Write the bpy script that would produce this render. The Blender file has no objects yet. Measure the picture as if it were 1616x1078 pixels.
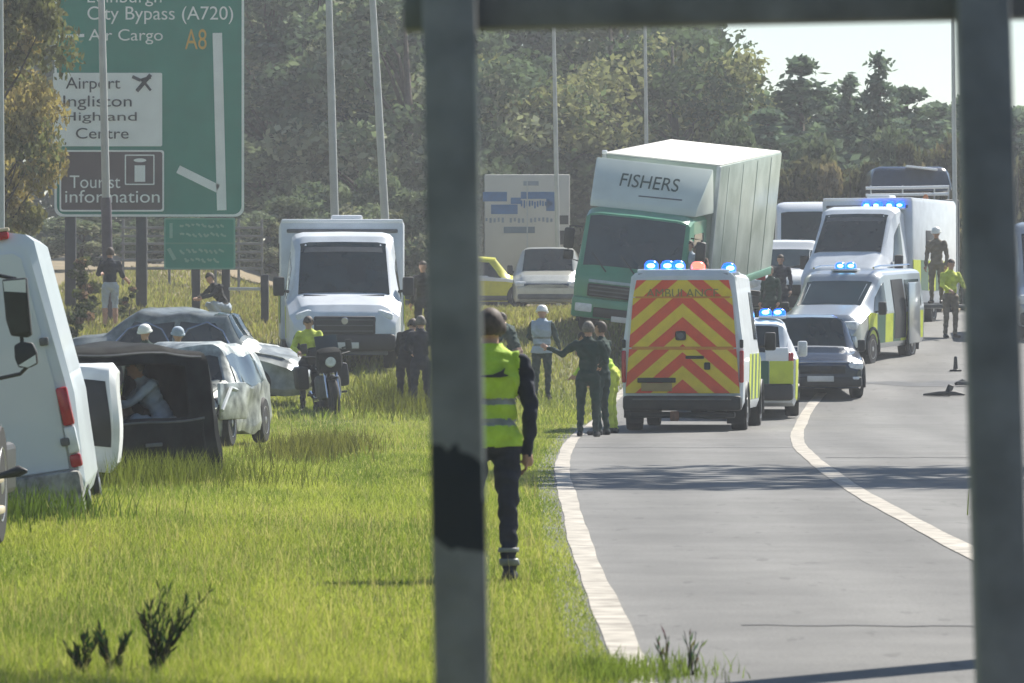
import bpy, bmesh, math, random
import numpy as np
from mathutils import Vector, Matrix, Euler
random.seed(7); rng = np.random.default_rng(7)
sc = bpy.context.scene
COL = sc.collection
R = math.radians
# ------------------------------------------------------------------ camera
K = 8000.0          # focal length in photo pixels (1616 wide)
EYE = 1.6
cam = bpy.data.cameras.new('camera'); camo = bpy.data.objects.new('camera', cam); COL.objects.link(camo)
camo.location = (0, 0, EYE); camo.rotation_euler = (R(90), 0, 0)
cam.sensor_width = 36; cam.lens = K/1616*36; cam.shift_y = -14/1616
cam.clip_start = .5; cam.clip_end = 3000
cam.dof.use_dof = True; cam.dof.focus_distance = 85; cam.dof.aperture_fstop = 11
sc.camera = camo
# ------------------------------------------------------------------ light
SUN_AZ = Vector((.62, .785)).normalized(); SUN_EL = R(46)
w = bpy.data.worlds.new('World'); sc.world = w; w.use_nodes = True
nt = w.node_tree; bg = nt.nodes['Background']
sky = nt.nodes.new('ShaderNodeTexSky'); sky.sky_type = 'NISHITA'; sky.sun_disc = False
sky.sun_elevation = SUN_EL; sky.sun_rotation = math.atan2(SUN_AZ.x, SUN_AZ.y)
sky.air_density = 1.0; sky.dust_density = .3; sky.ozone_density = 2.0
nt.links.new(sky.outputs[0], bg.inputs[0]); bg.inputs[1].default_value = .054
sl = bpy.data.lights.new('sun', 'SUN'); so = bpy.data.objects.new('sun', sl); COL.objects.link(so)
sl.energy = 3.8; sl.angle = R(.6); sl.color = (1, .95, .86)
sd = Vector((SUN_AZ.x*math.cos(SUN_EL), SUN_AZ.y*math.cos(SUN_EL), math.sin(SUN_EL)))
so.rotation_euler = sd.to_track_quat('Z', 'Y').to_euler(); so.location = (30, 30, 40)
vs = sc.view_settings; vs.view_transform = 'Standard'; vs.look = 'None'; vs.gamma = 1; vs.use_curve_mapping = False
vs.exposure = 1.24
sc.cycles.max_bounces = 6; sc.cycles.transparent_max_bounces = 8
sc.cycles.use_denoising = True
sc.render.filter_size = 1.6

# ------------------------------------------------------------------ helpers
def tag(o, label=None, cat=None, group=None, kind=None):
    if label: o['label'] = label
    if cat: o['category'] = cat
    if group: o['group'] = group
    if kind: o['kind'] = kind
    return o
def link(name, me, parent=None, mats=None, loc=None):
    o = bpy.data.objects.new(name, me); COL.objects.link(o)
    if mats is not None:
        for m in (mats if isinstance(mats, (list, tuple)) else [mats]): me.materials.append(m)
    if parent: o.parent = parent
    if loc: o.location = loc
    return o
def empty(name, loc, yaw=0, pitch=0, roll=0):
    o = bpy.data.objects.new(name, None); COL.objects.link(o); o.empty_display_size = .2
    m = Matrix.Translation(loc) @ Matrix.Rotation(R(yaw), 4, 'Z') @ Matrix.Rotation(R(pitch), 4, 'X') @ Matrix.Rotation(R(roll), 4, 'Y')
    o.matrix_world = m
    return o
def from_bm(name, bm, mats, parent=None, smooth=False, angle=None):
    bmesh.ops.recalc_face_normals(bm, faces=bm.faces)
    me = bpy.data.meshes.new(name); bm.to_mesh(me); bm.free()
    if smooth: me.polygons.foreach_set('use_smooth', [True]*len(me.polygons))
    if angle is not None: me.set_sharp_from_angle(angle=R(angle))
    return link(name, me, parent, mats)
def bm_box(bm, c, s, bev=0, rot=None, mi=0, top=None):
    """box centre c size s; top=(sx,sy) scales its top face"""
    r = bmesh.ops.create_cube(bm, size=1)
    vv = r['verts']
    for v in vv:
        v.co = Vector((v.co.x*s[0], v.co.y*s[1], v.co.z*s[2]))
        if top and v.co.z > 0: v.co.x *= top[0]; v.co.y *= top[1]
    fs = list({f for v in vv for f in v.link_faces})
    if bev:
        g = bmesh.ops.bevel(bm, geom=list({e for v in vv for e in v.link_edges}), offset=bev, segments=2, affect='EDGES', profile=.5)
        vv = list({v for f in g['faces'] for v in f.verts} | {v for v in vv if v.is_valid})
        fs = list({f for v in vv for f in v.link_faces})
    for f in fs: f.material_index = mi
    M = Matrix.Translation(c)
    if rot is not None: M = M @ rot
    for v in vv: v.co = M @ v.co
    return vv
def box(name, parent, m, c, s, bev=0, rot=None, top=None):
    bm = bmesh.new(); bm_box(bm, c, s, bev, rot, 0, top)
    return from_bm(name, bm, m, parent, smooth=bev > 0, angle=35 if bev > 0 else None)
def bm_tube(bm, pts, rads, n=8, cap=True, mi=0):
    pts = [Vector(p) for p in pts]
    if not isinstance(rads, (list, tuple)): rads = [rads]*len(pts)
    rings = []
    for i, p in enumerate(pts):
        d = (pts[min(i+1, len(pts)-1)] - pts[max(i-1, 0)]).normalized()
        a = Vector((0, 0, 1)) if abs(d.z) < .9 else Vector((1, 0, 0))
        u = d.cross(a).normalized(); v = d.cross(u)
        rings.append([bm.verts.new(p + (u*math.cos(t) + v*math.sin(t))*rads[i]) for t in [2*math.pi*k/n for k in range(n)]])
    for a, b in zip(rings, rings[1:]):
        for k in range(n):
            bm.faces.new((a[k], a[(k+1) % n], b[(k+1) % n], b[k])).material_index = mi
    if cap:
        bm.faces.new(rings[0]).material_index = mi; bm.faces.new(rings[-1]).material_index = mi
def tube(name, parent, m, pts, rads, n=8):
    bm = bmesh.new(); bm_tube(bm, pts, rads, n)
    return from_bm(name, bm, m, parent, smooth=True, angle=50)
def bm_lathe(bm, prof, c, axis='X', n=24, mi=0):
    rings = []
    for (a, r) in prof:
        ring = []
        for k in range(n):
            t = 2*math.pi*k/n
            p = Vector((a, r*math.cos(t), r*math.sin(t)))
            if axis == 'Z': p = Vector((p.y, p.z, p.x))
            if axis == 'Y': p = Vector((p.y, p.x, p.z))
            ring.append(bm.verts.new(p + Vector(c)))
        rings.append(ring)
    for a, b in zip(rings, rings[1:]):
        for k in range(n): bm.faces.new((a[k], a[(k+1) % n], b[(k+1) % n], b[k])).material_index = mi
    bm.faces.new(rings[0]).material_index = mi; bm.faces.new(rings[-1]).material_index = mi
def lathe(name, parent, m, prof, c, axis='X', n=24):
    bm = bmesh.new(); bm_lathe(bm, prof, c, axis, n)
    return from_bm(name, bm, m, parent, smooth=True, angle=40)
def W(px, py, Y): return Vector(((px-808)*Y/K, Y, EYE-(py-525)*Y/K))

# ------------------------------------------------------------------ materials
def mat(name, c, rough=.5, metal=0, var=.12, scale=6, coat=0, bump=0, bscale=40, spec=.5, c2=None):
    m = bpy.data.materials.new(name); m.use_nodes = True
    t = m.node_tree; p = t.nodes['Principled BSDF']
    p.inputs['Roughness'].default_value = rough; p.inputs['Metallic'].default_value = metal
    p.inputs['Coat Weight'].default_value = coat; p.inputs['Specular IOR Level'].default_value = spec
    co = t.nodes.new('ShaderNodeTexCoord')
    n = t.nodes.new('ShaderNodeTexNoise'); n.inputs['Scale'].default_value = scale; n.inputs['Detail'].default_value = 5
    t.links.new(co.outputs['Object'], n.inputs['Vector'])
    rp = t.nodes.new('ShaderNodeValToRGB'); rp.color_ramp.elements[0].position = .3; rp.color_ramp.elements[1].position = .7
    a = [x*(1-var) for x in c]; b = [min(1, x*(1+var)) for x in (c2 or c)]
    rp.color_ramp.elements[0].color = (*a, 1); rp.color_ramp.elements[1].color = (*b, 1)
    t.links.new(n.outputs['Fac'], rp.inputs[0]); t.links.new(rp.outputs[0], p.inputs['Base Color'])
    if bump:
        n2 = t.nodes.new('ShaderNodeTexNoise'); n2.inputs['Scale'].default_value = bscale; n2.inputs['Detail'].default_value = 4
        t.links.new(co.outputs['Object'], n2.inputs['Vector'])
        bp = t.nodes.new('ShaderNodeBump'); bp.inputs['Strength'].default_value = bump; bp.inputs['Distance'].default_value = .05
        t.links.new(n2.outputs['Fac'], bp.inputs['Height']); t.links.new(bp.outputs[0], p.inputs['Normal'])
    return m
def emis(name, c, s):
    m = bpy.data.materials.new(name); m.use_nodes = True
    p = m.node_tree.nodes['Principled BSDF']; p.inputs['Base Color'].default_value = (*[x*.5 for x in c], 1)
    p.inputs['Emission Color'].default_value = (*c, 1); p.inputs['Emission Strength'].default_value = s
    p.inputs['Roughness'].default_value = .2
    return m
def leafmat(name, trans=.35, attr='Col', tint=(1, 1, 1), tt=(1.15, 1.2, .7)):
    m = bpy.data.materials.new(name); m.use_nodes = True
    t = m.node_tree; t.nodes.remove(t.nodes['Principled BSDF']); out = t.nodes['Material Output']
    at = t.nodes.new('ShaderNodeAttribute'); at.attribute_name = attr
    mu = t.nodes.new('ShaderNodeMix'); mu.data_type = 'RGBA'; mu.blend_type = 'MULTIPLY'; mu.inputs[0].default_value = 1
    t.links.new(at.outputs['Color'], mu.inputs[6]); mu.inputs[7].default_value = (*tint, 1)
    d = t.nodes.new('ShaderNodeBsdfDiffuse'); tr = t.nodes.new('ShaderNodeBsdfTranslucent')
    m2 = t.nodes.new('ShaderNodeMix'); m2.data_type = 'RGBA'; m2.blend_type = 'MULTIPLY'; m2.inputs[0].default_value = 1
    t.links.new(mu.outputs[2], m2.inputs[6]); m2.inputs[7].default_value = (*tt, 1)
    t.links.new(mu.outputs[2], d.inputs[0]); t.links.new(m2.outputs[2], tr.inputs[0])
    mx = t.nodes.new('ShaderNodeMixShader'); mx.inputs[0].default_value = trans
    t.links.new(d.outputs[0], mx.inputs[1]); t.links.new(tr.outputs[0], mx.inputs[2]); t.links.new(mx.outputs[0], out.inputs[0])
    return m
M = {}
M['white'] = mat('white_paint', (.74, .76, .78), .3, coat=.4, var=.05, scale=2)
M['dirty_white'] = mat('road_dirty_white_paint', (.62, .66, .7), .38, coat=.2, var=.1, scale=3, bump=.03, bscale=3)
M['silver'] = mat('silver_paint', (.42, .45, .47), .28, metal=.55, coat=.5, var=.08, scale=2)
M['wreck_silver'] = mat('silver_paint_with_highlights', (.16, .18, .17), .38, metal=.5, var=.4, scale=4, bump=.15, bscale=6, c2=(.5, .52, .48))  # bright highlights and dark streaks are put into the silver colour
M['grey_wreck'] = mat('dusty_grey_paint', (.12, .14, .14), .36, metal=.3, coat=.3, var=.35, scale=4, bump=.15, bscale=6, c2=(.2, .22, .21))
M['black_paint'] = mat('muddy_black_paint', (.008, .010, .014), .75, spec=.08, var=.5, scale=5, bump=.15, bscale=9, c2=(.016, .018, .018))
M['dark_blue'] = mat('dark_blue_paint', (.015, .03, .06), .25, coat=.6, var=.2)
M['glass'] = mat('dark_window_glass', (.012, .02, .022), .06, var=.3, scale=1.2, spec=.6)
M['glass_far'] = mat('hazed_window_glass', (.012, .026, .028), .1, var=.4, scale=2.5, spec=.6)
M['rubber'] = mat('tyre_rubber', (.014, .014, .015), .8, var=.3)
M['plastic'] = mat('black_plastic', (.018, .019, .021), .55, var=.25)
M['greyplastic'] = mat('grey_plastic', (.1, .105, .11), .55, var=.2)
M['alloy'] = mat('wheel_alloy', (.4, .4, .41), .35, metal=.7)
M['chrome'] = mat('chrome', (.6, .62, .65), .12, metal=1, var=.05)
M['headlamp'] = mat('headlamp_lens', (.7, .73, .75), .1, var=.15, scale=12)
M['red_lens'] = mat('red_lens', (.42, .02, .025), .18, var=.2, scale=9)
M['orange_lens'] = mat('orange_lens', (.7, .2, .03), .2, var=.2)
M['lime'] = mat('fluorescent_lime', (.55, .62, .04), .5, var=.12, scale=4)
M['hv'] = mat('hi_vis_fabric', (.42, .62, .045), .8, var=.22, scale=7, bump=.4, bscale=14)
M['hv2'] = mat('hi_vis_yellow_fabric', (.55, .62, .07), .8, var=.25, scale=7, bump=.3, bscale=12)
M['reflect'] = mat('grey_reflective_tape', (.2, .22, .2), .4, var=.25, scale=10)
M['ambgreen'] = mat('dark_green_panel', (.012, .1, .06), .35, var=.15)
M['lorry_green'] = mat('lorry_green_paint', (.06, .25, .145), .35, coat=.3, var=.16, scale=2, bump=.03, bscale=4)
M['navy'] = mat('navy_cloth', (.012, .017, .032), .9, var=.3, scale=9, bump=.35, bscale=11)
M['dgreen'] = mat('dark_green_cloth', (.015, .042, .034), .9, var=.3, scale=9, bump=.35, bscale=11)
M['blackcloth'] = mat('black_cloth', (.012, .013, .016), .9, var=.3, scale=9, bump=.3, bscale=11)
M['greycloth'] = mat('blue_grey_cloth', (.38, .45, .52), .9, var=.15, bump=.3, bscale=10)
M['brown'] = mat('brown_cloth', (.16, .1, .07), .9, var=.2)
M['tancloth'] = mat('tan_fire_kit', (.19, .16, .12), .9, var=.2)
M['skin'] = mat('skin', (.46, .27, .19), .6, var=.1)
M['hair'] = mat('dark_hair', (.07, .05, .038), .7, var=.4, scale=30)
M['greyhair'] = mat('grey_hair', (.16, .14, .12), .7, var=.4, scale=30)
M['boots'] = mat('black_boots', (.012, .012, .012), .5)
M['helmet'] = mat('white_helmet', (.8, .8, .76), .3, var=.04)
M['galv'] = mat('galvanised_steel', (.42, .45, .46), .55, metal=.2, var=.12, scale=5)
M['greyrail'] = mat('dull_grey_rail', (.17, .17, .16), .7, var=.2)
M['polepaint'] = mat('pale_column_paint', (.42, .44, .42), .6, var=.12, scale=3)
M['signback'] = mat('dark_sign_post', (.04, .042, .048), .6, var=.2)
M['sign_green'] = mat('sign_green', (.008, .2, .135), .5, var=.1, scale=1.5)
M['sign_green2'] = mat('small_sign_green', (.01, .24, .16), .5, var=.1, scale=2)
M['sign_white'] = mat('sign_white', (.74, .78, .73), .5, var=.06, scale=2)
M['sign_brown'] = mat('sign_brown', (.085, .06, .06), .5, var=.1, scale=2)
M['sign_yellow'] = mat('sign_yellow', (.6, .36, .04), .5, var=.1)
M['ink'] = mat('black_print', (.02, .025, .03), .6, var=.1)
M['bark'] = mat('bark', (.07, .055, .042), .9, var=.4, scale=8, bump=.6, bscale=10)
M['palebark'] = mat('pale_bark', (.2, .18, .15), .9, var=.3, scale=8)
M['blue_print'] = mat('blue_print', (.03, .12, .3), .5, var=.15)
M['wood'] = mat('brown_timber', (.14, .085, .05), .8, var=.3, scale=4)
M['blue_lamp'] = emis('lit_blue_lamp', (.004, .09, 1.0), 1.5)
M['cyan_lamp'] = emis('lit_lamp_core', (.15, .65, 1.0), 4)
M['red_lamp'] = emis('lit_red_lamp', (1, .12, .08), 1.6)
M['white_lamp'] = emis('lit_head_lamp', (1, .95, .85), 1.6)
M['plate_y'] = mat('number_plate', (.5, .36, .06), .5)
M['plate_w'] = mat('front_number_plate', (.6, .6, .58), .5)
M['orange_rust'] = mat('rusty_brown_metal', (.22, .1, .06), .7, var=.4, scale=8)
M['cream'] = mat('cream_paint', (.55, .47, .34), .5, var=.15, scale=6)
M['leaf_a'] = leafmat('dull_green_leaves', .3, tint=(1.22, 1.36, 1.36), tt=(1.05, 1.12, .85))
M['leaf_y'] = leafmat('yellowing_leaves', .35)
M['grass'] = leafmat('grass_blades', .4, tt=(1.2, 1.25, .6))

def chevron_mat():
    m = bpy.data.materials.new('chevron_sheeting'); m.use_nodes = True
    t = m.node_tree; p = t.nodes['Principled BSDF']; p.inputs['Roughness'].default_value = .4
    def mth(op, a, b=None):
        n = t.nodes.new('ShaderNodeMath'); n.operation = op
        for i, x in enumerate((a, b)):
            if x is None: continue
            if isinstance(x, (int, float)): n.inputs[i].default_value = x
            else: t.links.new(x, n.inputs[i])
        return n.outputs[0]
    co = t.nodes.new('ShaderNodeTexCoord'); s = t.nodes.new('ShaderNodeSeparateXYZ'); t.links.new(co.outputs['Object'], s.inputs[0])
    x = mth('ABSOLUTE', s.outputs[0]); z = s.outputs[2]
    low = mth('LESS_THAN', z, 1.36)
    v = mth('ADD', mth('ADD', z, mth('MULTIPLY', x, .86)), mth('MULTIPLY', low, .13))
    fr = mth('FRACT', mth('DIVIDE', mth('ADD', v, .125), .44))
    st = mth('LESS_THAN', fr, .5)
    mx = t.nodes.new('ShaderNodeMix'); mx.data_type = 'RGBA'; t.links.new(st, mx.inputs[0])
    mx.inputs[6].default_value = (.82, .6, .035, 1); mx.inputs[7].default_value = (.78, .085, .028, 1)
    n = t.nodes.new('ShaderNodeTexNoise'); n.inputs['Scale'].default_value = 6; t.links.new(co.outputs['Object'], n.inputs[0])
    rp = t.nodes.new('ShaderNodeValToRGB'); rp.color_ramp.elements[0].color = (.8, .8, .8, 1); rp.color_ramp.elements[1].color = (1.1, 1.1, 1.1, 1)
    t.links.new(n.outputs[0], rp.inputs[0])
    mu = t.nodes.new('ShaderNodeMix'); mu.data_type = 'RGBA'; mu.blend_type = 'MULTIPLY'; mu.inputs[0].default_value = 1
    t.links.new(mx.outputs[2], mu.inputs[6]); t.links.new(rp.outputs[0], mu.inputs[7]); t.links.new(mu.outputs[2], p.inputs['Base Color'])
    return m
M['chevron'] = chevron_mat()
def road_mat():
    m = bpy.data.materials.new('asphalt'); m.use_nodes = True
    t = m.node_tree; p = t.nodes['Principled BSDF']; p.inputs['Roughness'].default_value = .75
    p.inputs['Specular IOR Level'].default_value = .4
    co = t.nodes.new('ShaderNodeTexCoord')
    def noise(scale, sx, sy, lo, hi, c0, c1):
        mp = t.nodes.new('ShaderNodeMapping'); mp.inputs['Scale'].default_value = (sx, sy, 1); t.links.new(co.outputs['Object'], mp.inputs[0])
        n = t.nodes.new('ShaderNodeTexNoise'); n.inputs['Scale'].default_value = scale; n.inputs['Detail'].default_value = 6
        t.links.new(mp.outputs[0], n.inputs[0])
        r = t.nodes.new('ShaderNodeValToRGB'); r.color_ramp.elements[0].position = lo; r.color_ramp.elements[1].position = hi
        r.color_ramp.elements[0].color = (c0,)*3+(1,); r.color_ramp.elements[1].color = (c1,)*3+(1,)
        t.links.new(n.outputs[0], r.inputs[0]); return r.outputs[0], n
    def mul(a, b):
        mu = t.nodes.new('ShaderNodeMix'); mu.data_type = 'RGBA'; mu.blend_type = 'MULTIPLY'; mu.inputs[0].default_value = 1
        t.links.new(a, mu.inputs[6]); t.links.new(b, mu.inputs[7]); return mu.outputs[2]
    a, _ = noise(.9, 1, .1, .3, .7, .78, 1.14)       # long wear streaks
    b, nb = noise(45, 1, 1, .2, .8, .75, 1.2)          # aggregate
    c, _ = noise(.25, .5, .35, .62, .72, 1.0, .72)     # darker worn patches
    g = t.nodes.new('ShaderNodeRGB'); g.outputs[0].default_value = (.155, .152, .144, 1)
    d, _ = noise(2.5, .6, .5, .4, .6, .92, 1.06); e, _ = noise(.18, .2, 2.2, .45, .6, 1.0, .86)
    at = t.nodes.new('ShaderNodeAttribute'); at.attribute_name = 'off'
    def mth(op, q, r=None):
        n = t.nodes.new('ShaderNodeMath'); n.operation = op
        for i, x in enumerate((q, r)):
            if x is None: continue
            if isinstance(x, (int, float)): n.inputs[i].default_value = x
            else: t.links.new(x, n.inputs[i])
        return n.outputs[0]
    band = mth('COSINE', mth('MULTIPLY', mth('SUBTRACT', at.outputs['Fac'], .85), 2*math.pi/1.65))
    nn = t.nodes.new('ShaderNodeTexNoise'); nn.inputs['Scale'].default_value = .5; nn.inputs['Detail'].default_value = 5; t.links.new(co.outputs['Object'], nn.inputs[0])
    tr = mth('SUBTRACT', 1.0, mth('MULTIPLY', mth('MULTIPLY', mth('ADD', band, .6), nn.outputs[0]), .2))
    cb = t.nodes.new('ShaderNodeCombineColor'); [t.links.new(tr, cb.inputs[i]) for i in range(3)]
    f_, _ = noise(6, 1, .25, .63, .68, 1.0, .7)
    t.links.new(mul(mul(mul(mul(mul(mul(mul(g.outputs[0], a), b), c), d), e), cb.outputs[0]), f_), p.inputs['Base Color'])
    bp = t.nodes.new('ShaderNodeBump'); bp.inputs['Strength'].default_value = .5; bp.inputs['Distance'].default_value = .01
    t.links.new(nb.outputs[0], bp.inputs['Height']); t.links.new(bp.outputs[0], p.inputs['Normal'])
    return m
M['asphalt'] = road_mat()
M['line'] = mat('worn_road_paint', (.27, .245, .205), .8, var=.2, scale=4, c2=(.42, .385, .33))
def soil_mat():
    m = mat('verge_soil', (.07, .1, .018), .95, var=.3, scale=.8, c2=(.13, .14, .035), bump=.6, bscale=6)
    t = m.node_tree; p = t.nodes['Principled BSDF']
    # dry straw-brown field far up the bank
    co = t.nodes.new('ShaderNodeTexCoord'); s = t.nodes.new('ShaderNodeSeparateXYZ'); t.links.new(co.outputs['Object'], s.inputs[0])
    mr = t.nodes.new('ShaderNodeMapRange'); mr.inputs[1].default_value = 98; mr.inputs[2].default_value = 116; t.links.new(s.outputs[1], mr.inputs[0])
    n = t.nodes.new('ShaderNodeTexNoise'); n.inputs['Scale'].default_value = 1.5; n.inputs['Detail'].default_value = 8; t.links.new(co.outputs['Object'], n.inputs[0])
    rp = t.nodes.new('ShaderNodeValToRGB'); rp.color_ramp.elements[0].color = (.13, .11, .06, 1); rp.color_ramp.elements[1].color = (.3, .23, .14, 1)
    t.links.new(n.outputs[0], rp.inputs[0])
    src = p.inputs['Base Color'].links[0].from_socket
    mx = t.nodes.new('ShaderNodeMix'); mx.data_type = 'RGBA'; t.links.new(mr.outputs[0], mx.inputs[0])
    t.links.new(src, mx.inputs[6]); t.links.new(rp.outputs[0], mx.inputs[7]); t.links.new(mx.outputs[2], p.inputs['Base Color'])
    return m
M['soil'] = soil_mat()

# ------------------------------------------------------------------ terrain
_yl = [0, 25, 36.5, 59.5, 73, 84, 99, 112, 125, 140, 180, 260, 600]
_xl = [.7, .57, .51, .57, .82, 1.2, 1.94, 3.6, 6.0, 9.5, 22, 55, 200]
_ym = [0, 25, 36.5, 43, 52, 65.6, 73, 82.6, 95, 99, 112, 125, 140, 180, 260, 600]
_xm = [3.2, 3.25, 3.32, 3.37, 3.47, 3.83, 4.1, 4.65, 5.5, 5.92, 7.7, 10.2, 13.8, 26.5, 60, 205]
_yr = [0, 60, 97, 125, 140, 180, 260, 600]
_xr = [7.3, 7.9, 10.2, 15.5, 19, 31, 65, 210]
def smooth_interp(Y, ys, xs):
    Y = np.asarray(Y, float); acc = 0
    for d in (-4, -2, 0, 2, 4): acc = acc + np.interp(Y+d, ys, xs)
    return acc/5
def XL(Y): return smooth_interp(Y, _yl, _xl)
def XM(Y): return smooth_interp(Y, _ym, _xm)
def XR(Y): return smooth_interp(Y, _yr, _xr)
def road_z(Y): return smooth_interp(Y, [0, 90, 94, 98, 122, 135, 160, 600], [0, 0, .06, .24, 1.68, 2.1, 2.3, 3.5])
def sstep(x, a, b):
    t = np.clip((np.asarray(x, float)-a)/(b-a), 0, 1); return t*t*(3-2*t)
def G(X, Y):
    X = np.asarray(X, float); Y = np.asarray(Y, float)
    rz = road_z(Y)
    vz = smooth_interp(Y, [0, 88, 94, 97, 100, 104, 108, 112, 119, 145, 200, 600], [.02, .02, .2, .4, .8, 1.12, 1.5, 1.85, 2.02, 2.25, 2.7, 4])
    vz = vz + np.clip((-5-X)/4, 0, 1)*np.clip(Y-115, 0, 60)*.033
    vz = vz + np.clip(-4.5-X, 0, 4)*.13*sstep(Y, 66, 90)*(1-sstep(Y, 95, 112))
    vz = vz + .03*np.sin(X*1.3+Y*.31)*np.sin(Y*.47)
    vr = rz + .03 + .05*np.clip(X-XR(Y), 0, 6)
    t = sstep(X, XL(Y)-2.2, XL(Y)-.15)
    z = vz*(1-t)+(rz-.0)*t
    return np.where(X > XR(Y), vr, z)
def g(X, Y): return float(G(X, Y))
def strip(name, xs_of, zoff, mats, y0, y1, dy, **kw):
    ys = np.arange(y0, y1, dy); n = len(xs_of)
    vs_ = []; fs = []
    for y in ys:
        for f in xs_of: vs_.append((float(f(y)), float(y), float(road_z(y))+zoff))
    for i in range(len(ys)-1):
        for j in range(n-1):
            a = i*n+j; fs.append((a, a+1, a+n+1, a+n))
    me = bpy.data.meshes.new(name); me.from_pydata(vs_, [], fs)
    at = me.attributes.new('off', 'FLOAT', 'POINT'); at.data.foreach_set('value', [v[0]-float(XL(v[1])) for v in vs_])
    o = link(name, me, None, mats); tag(o, kind='structure', **kw); return o
xs = np.concatenate([np.linspace(-90, -14, 14), np.linspace(-12, 14, 66), np.linspace(16, 110, 20)])
ys = np.concatenate([np.linspace(-20, 20, 12), np.linspace(21, 150, 150), np.linspace(155, 700, 40)])
XX, YY = np.meshgrid(xs, ys); ZZ = G(XX, YY)
under = (XX > XL(YY)-.12) & (XX < XR(YY)); ZZ = ZZ - under*.04
me = bpy.data.meshes.new('ground')
nx = len(xs); vv = np.stack([XX, YY, ZZ], -1).reshape(-1, 3)
ff = [(r*nx+c, r*nx+c+1, (r+1)*nx+c+1, (r+1)*nx+c) for r in range(len(ys)-1) for c in range(nx-1)]
me.from_pydata(vv.tolist(), [], ff); me.polygons.foreach_set('use_smooth', [True]*len(me.polygons))
tag(link('ground', me, None, M['soil']), kind='structure')
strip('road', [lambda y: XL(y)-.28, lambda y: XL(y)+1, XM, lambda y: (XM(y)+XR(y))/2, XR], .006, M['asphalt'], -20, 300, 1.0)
jit = lambda y, k: .006*math.sin(y*.6+k)+.004*math.sin(y*1.9+2*k)
strip('edge_line', [lambda y: XL(y)-.085+jit(y, 0), lambda y: XL(y)+.085+jit(y, 3)], .012, M['line'], 20, 200, .5)
strip('lane_line', [lambda y: XM(y)-.1+jit(y, 1), lambda y: XM(y)+.1+jit(y, 5)], .012, M['line'], 20, 101, .5)
# dark oil and skid stain on the far lane
def stain(name, pts, wd):
    vs_ = []; fs = []
    for (x, y, k) in pts:
        for s in (-1, -.5, 0, .5, 1):
            xx = x; yy = y + s*wd*k*(1+.3*math.sin(x*7+s*3)); vs_.append((xx, yy, float(road_z(yy))+.010+.0))
    for i in range(len(pts)-1):
        for j in range(4):
            a = i*5+j; fs.append((a, a+1, a+6, a+5))
    me = bpy.data.meshes.new(name); me.from_pydata(vs_, [], fs)
    tag(link(name, me, None, mat('oil_stain', (.05, .05, .05), .6, var=.4, scale=3)), kind='structure')
stain('oil_stain', [(7.0+i*.35, 103.2+.25*math.sin(i*1.3), .25+.75*math.sin(math.pi*i/9)) for i in range(10)], .75)

def cross_strip(pts, w_):  # thin dark strip laid across the road
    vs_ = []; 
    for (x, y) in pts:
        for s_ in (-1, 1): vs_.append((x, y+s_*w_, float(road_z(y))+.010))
    me = bpy.data.meshes.new('dark_strip'); me.from_pydata(vs_, [], [(2*i, 2*i+1, 2*i+3, 2*i+2) for i in range(len(pts)-1)])
    tag(link('dark_strip', me, None, STRIP_MAT), kind='structure')
STRIP_MAT = mat('dark_strip_grey', (.085, .085, .085), .7, var=.3)
cross_strip([(1.25+.15*i, 27.6+.05*math.sin(i*1.9)-.012*i) for i in range(12)], .035); cross_strip([(4.0+.2*i, 64.6+.12*math.sin(i*2.3)) for i in range(16)], .1); cross_strip([(.8+.22*i, 70.2+.1*math.sin(i*1.4)) for i in range(16)], .06)
# ------------------------------------------------------------------ grass (stuff)
def blades(name, X, Y, h, wd, colr, m, lean=.45, label=None, z=None):
    n = len(X); Z = (G(X, Y) if z is None else z) - .01
    th = rng.uniform(0, 2*math.pi, n); lt = rng.uniform(0, 2*math.pi, n); ll = rng.uniform(.05, lean, n)*h
    dx, dy = np.cos(th)*wd/2, np.sin(th)*wd/2
    lx, ly = np.cos(lt)*ll, np.sin(lt)*ll
    v = np.empty((n, 5, 3), np.float32)
    v[:, 0] = np.stack([X-dx, Y-dy, Z], -1); v[:, 1] = np.stack([X+dx, Y+dy, Z], -1)
    v[:, 2] = np.stack([X+dx*.8+lx*.35, Y+dy*.8+ly*.35, Z+h*.55], -1); v[:, 3] = np.stack([X-dx*.8+lx*.35, Y-dy*.8+ly*.35, Z+h*.55], -1)
    v[:, 4] = np.stack([X+lx, Y+ly, Z+h], -1)
    me = bpy.data.meshes.new(name)
    me.vertices.add(n*5); me.vertices.foreach_set('co', v.ravel())
    b = (np.arange(n)*5)[:, None]
    li = np.concatenate([b+0, b+1, b+2, b+3, b+3, b+2, b+4], 1).ravel().astype(np.int32)
    me.loops.add(n*7); me.loops.foreach_set('vertex_index', li)
    me.polygons.add(n*2)
    ls = np.stack([np.arange(n)*7, np.arange(n)*7+4], 1).ravel().astype(np.int32)
    me.polygons.foreach_set('loop_start', ls)
    me.update(calc_edges=True); me.validate()
    at = me.color_attributes.new('Col', 'FLOAT_COLOR', 'POINT')
    c = np.ones((n, 5, 4), np.float32); c[:, :, :3] = colr[:, None, :]
    at.data.foreach_set('color', c.ravel())
    o = link(name, me, None, m); tag(o, label, 'grass', kind='stuff'); return o
def patchy(X, Y):
    return (np.sin(X*1.9+Y*.35)+np.sin(X*.8-Y*.22+1.3)+np.sin(Y*.16+X*3.1+.7)+np.sin(Y*.9+X*.5))/4
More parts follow.
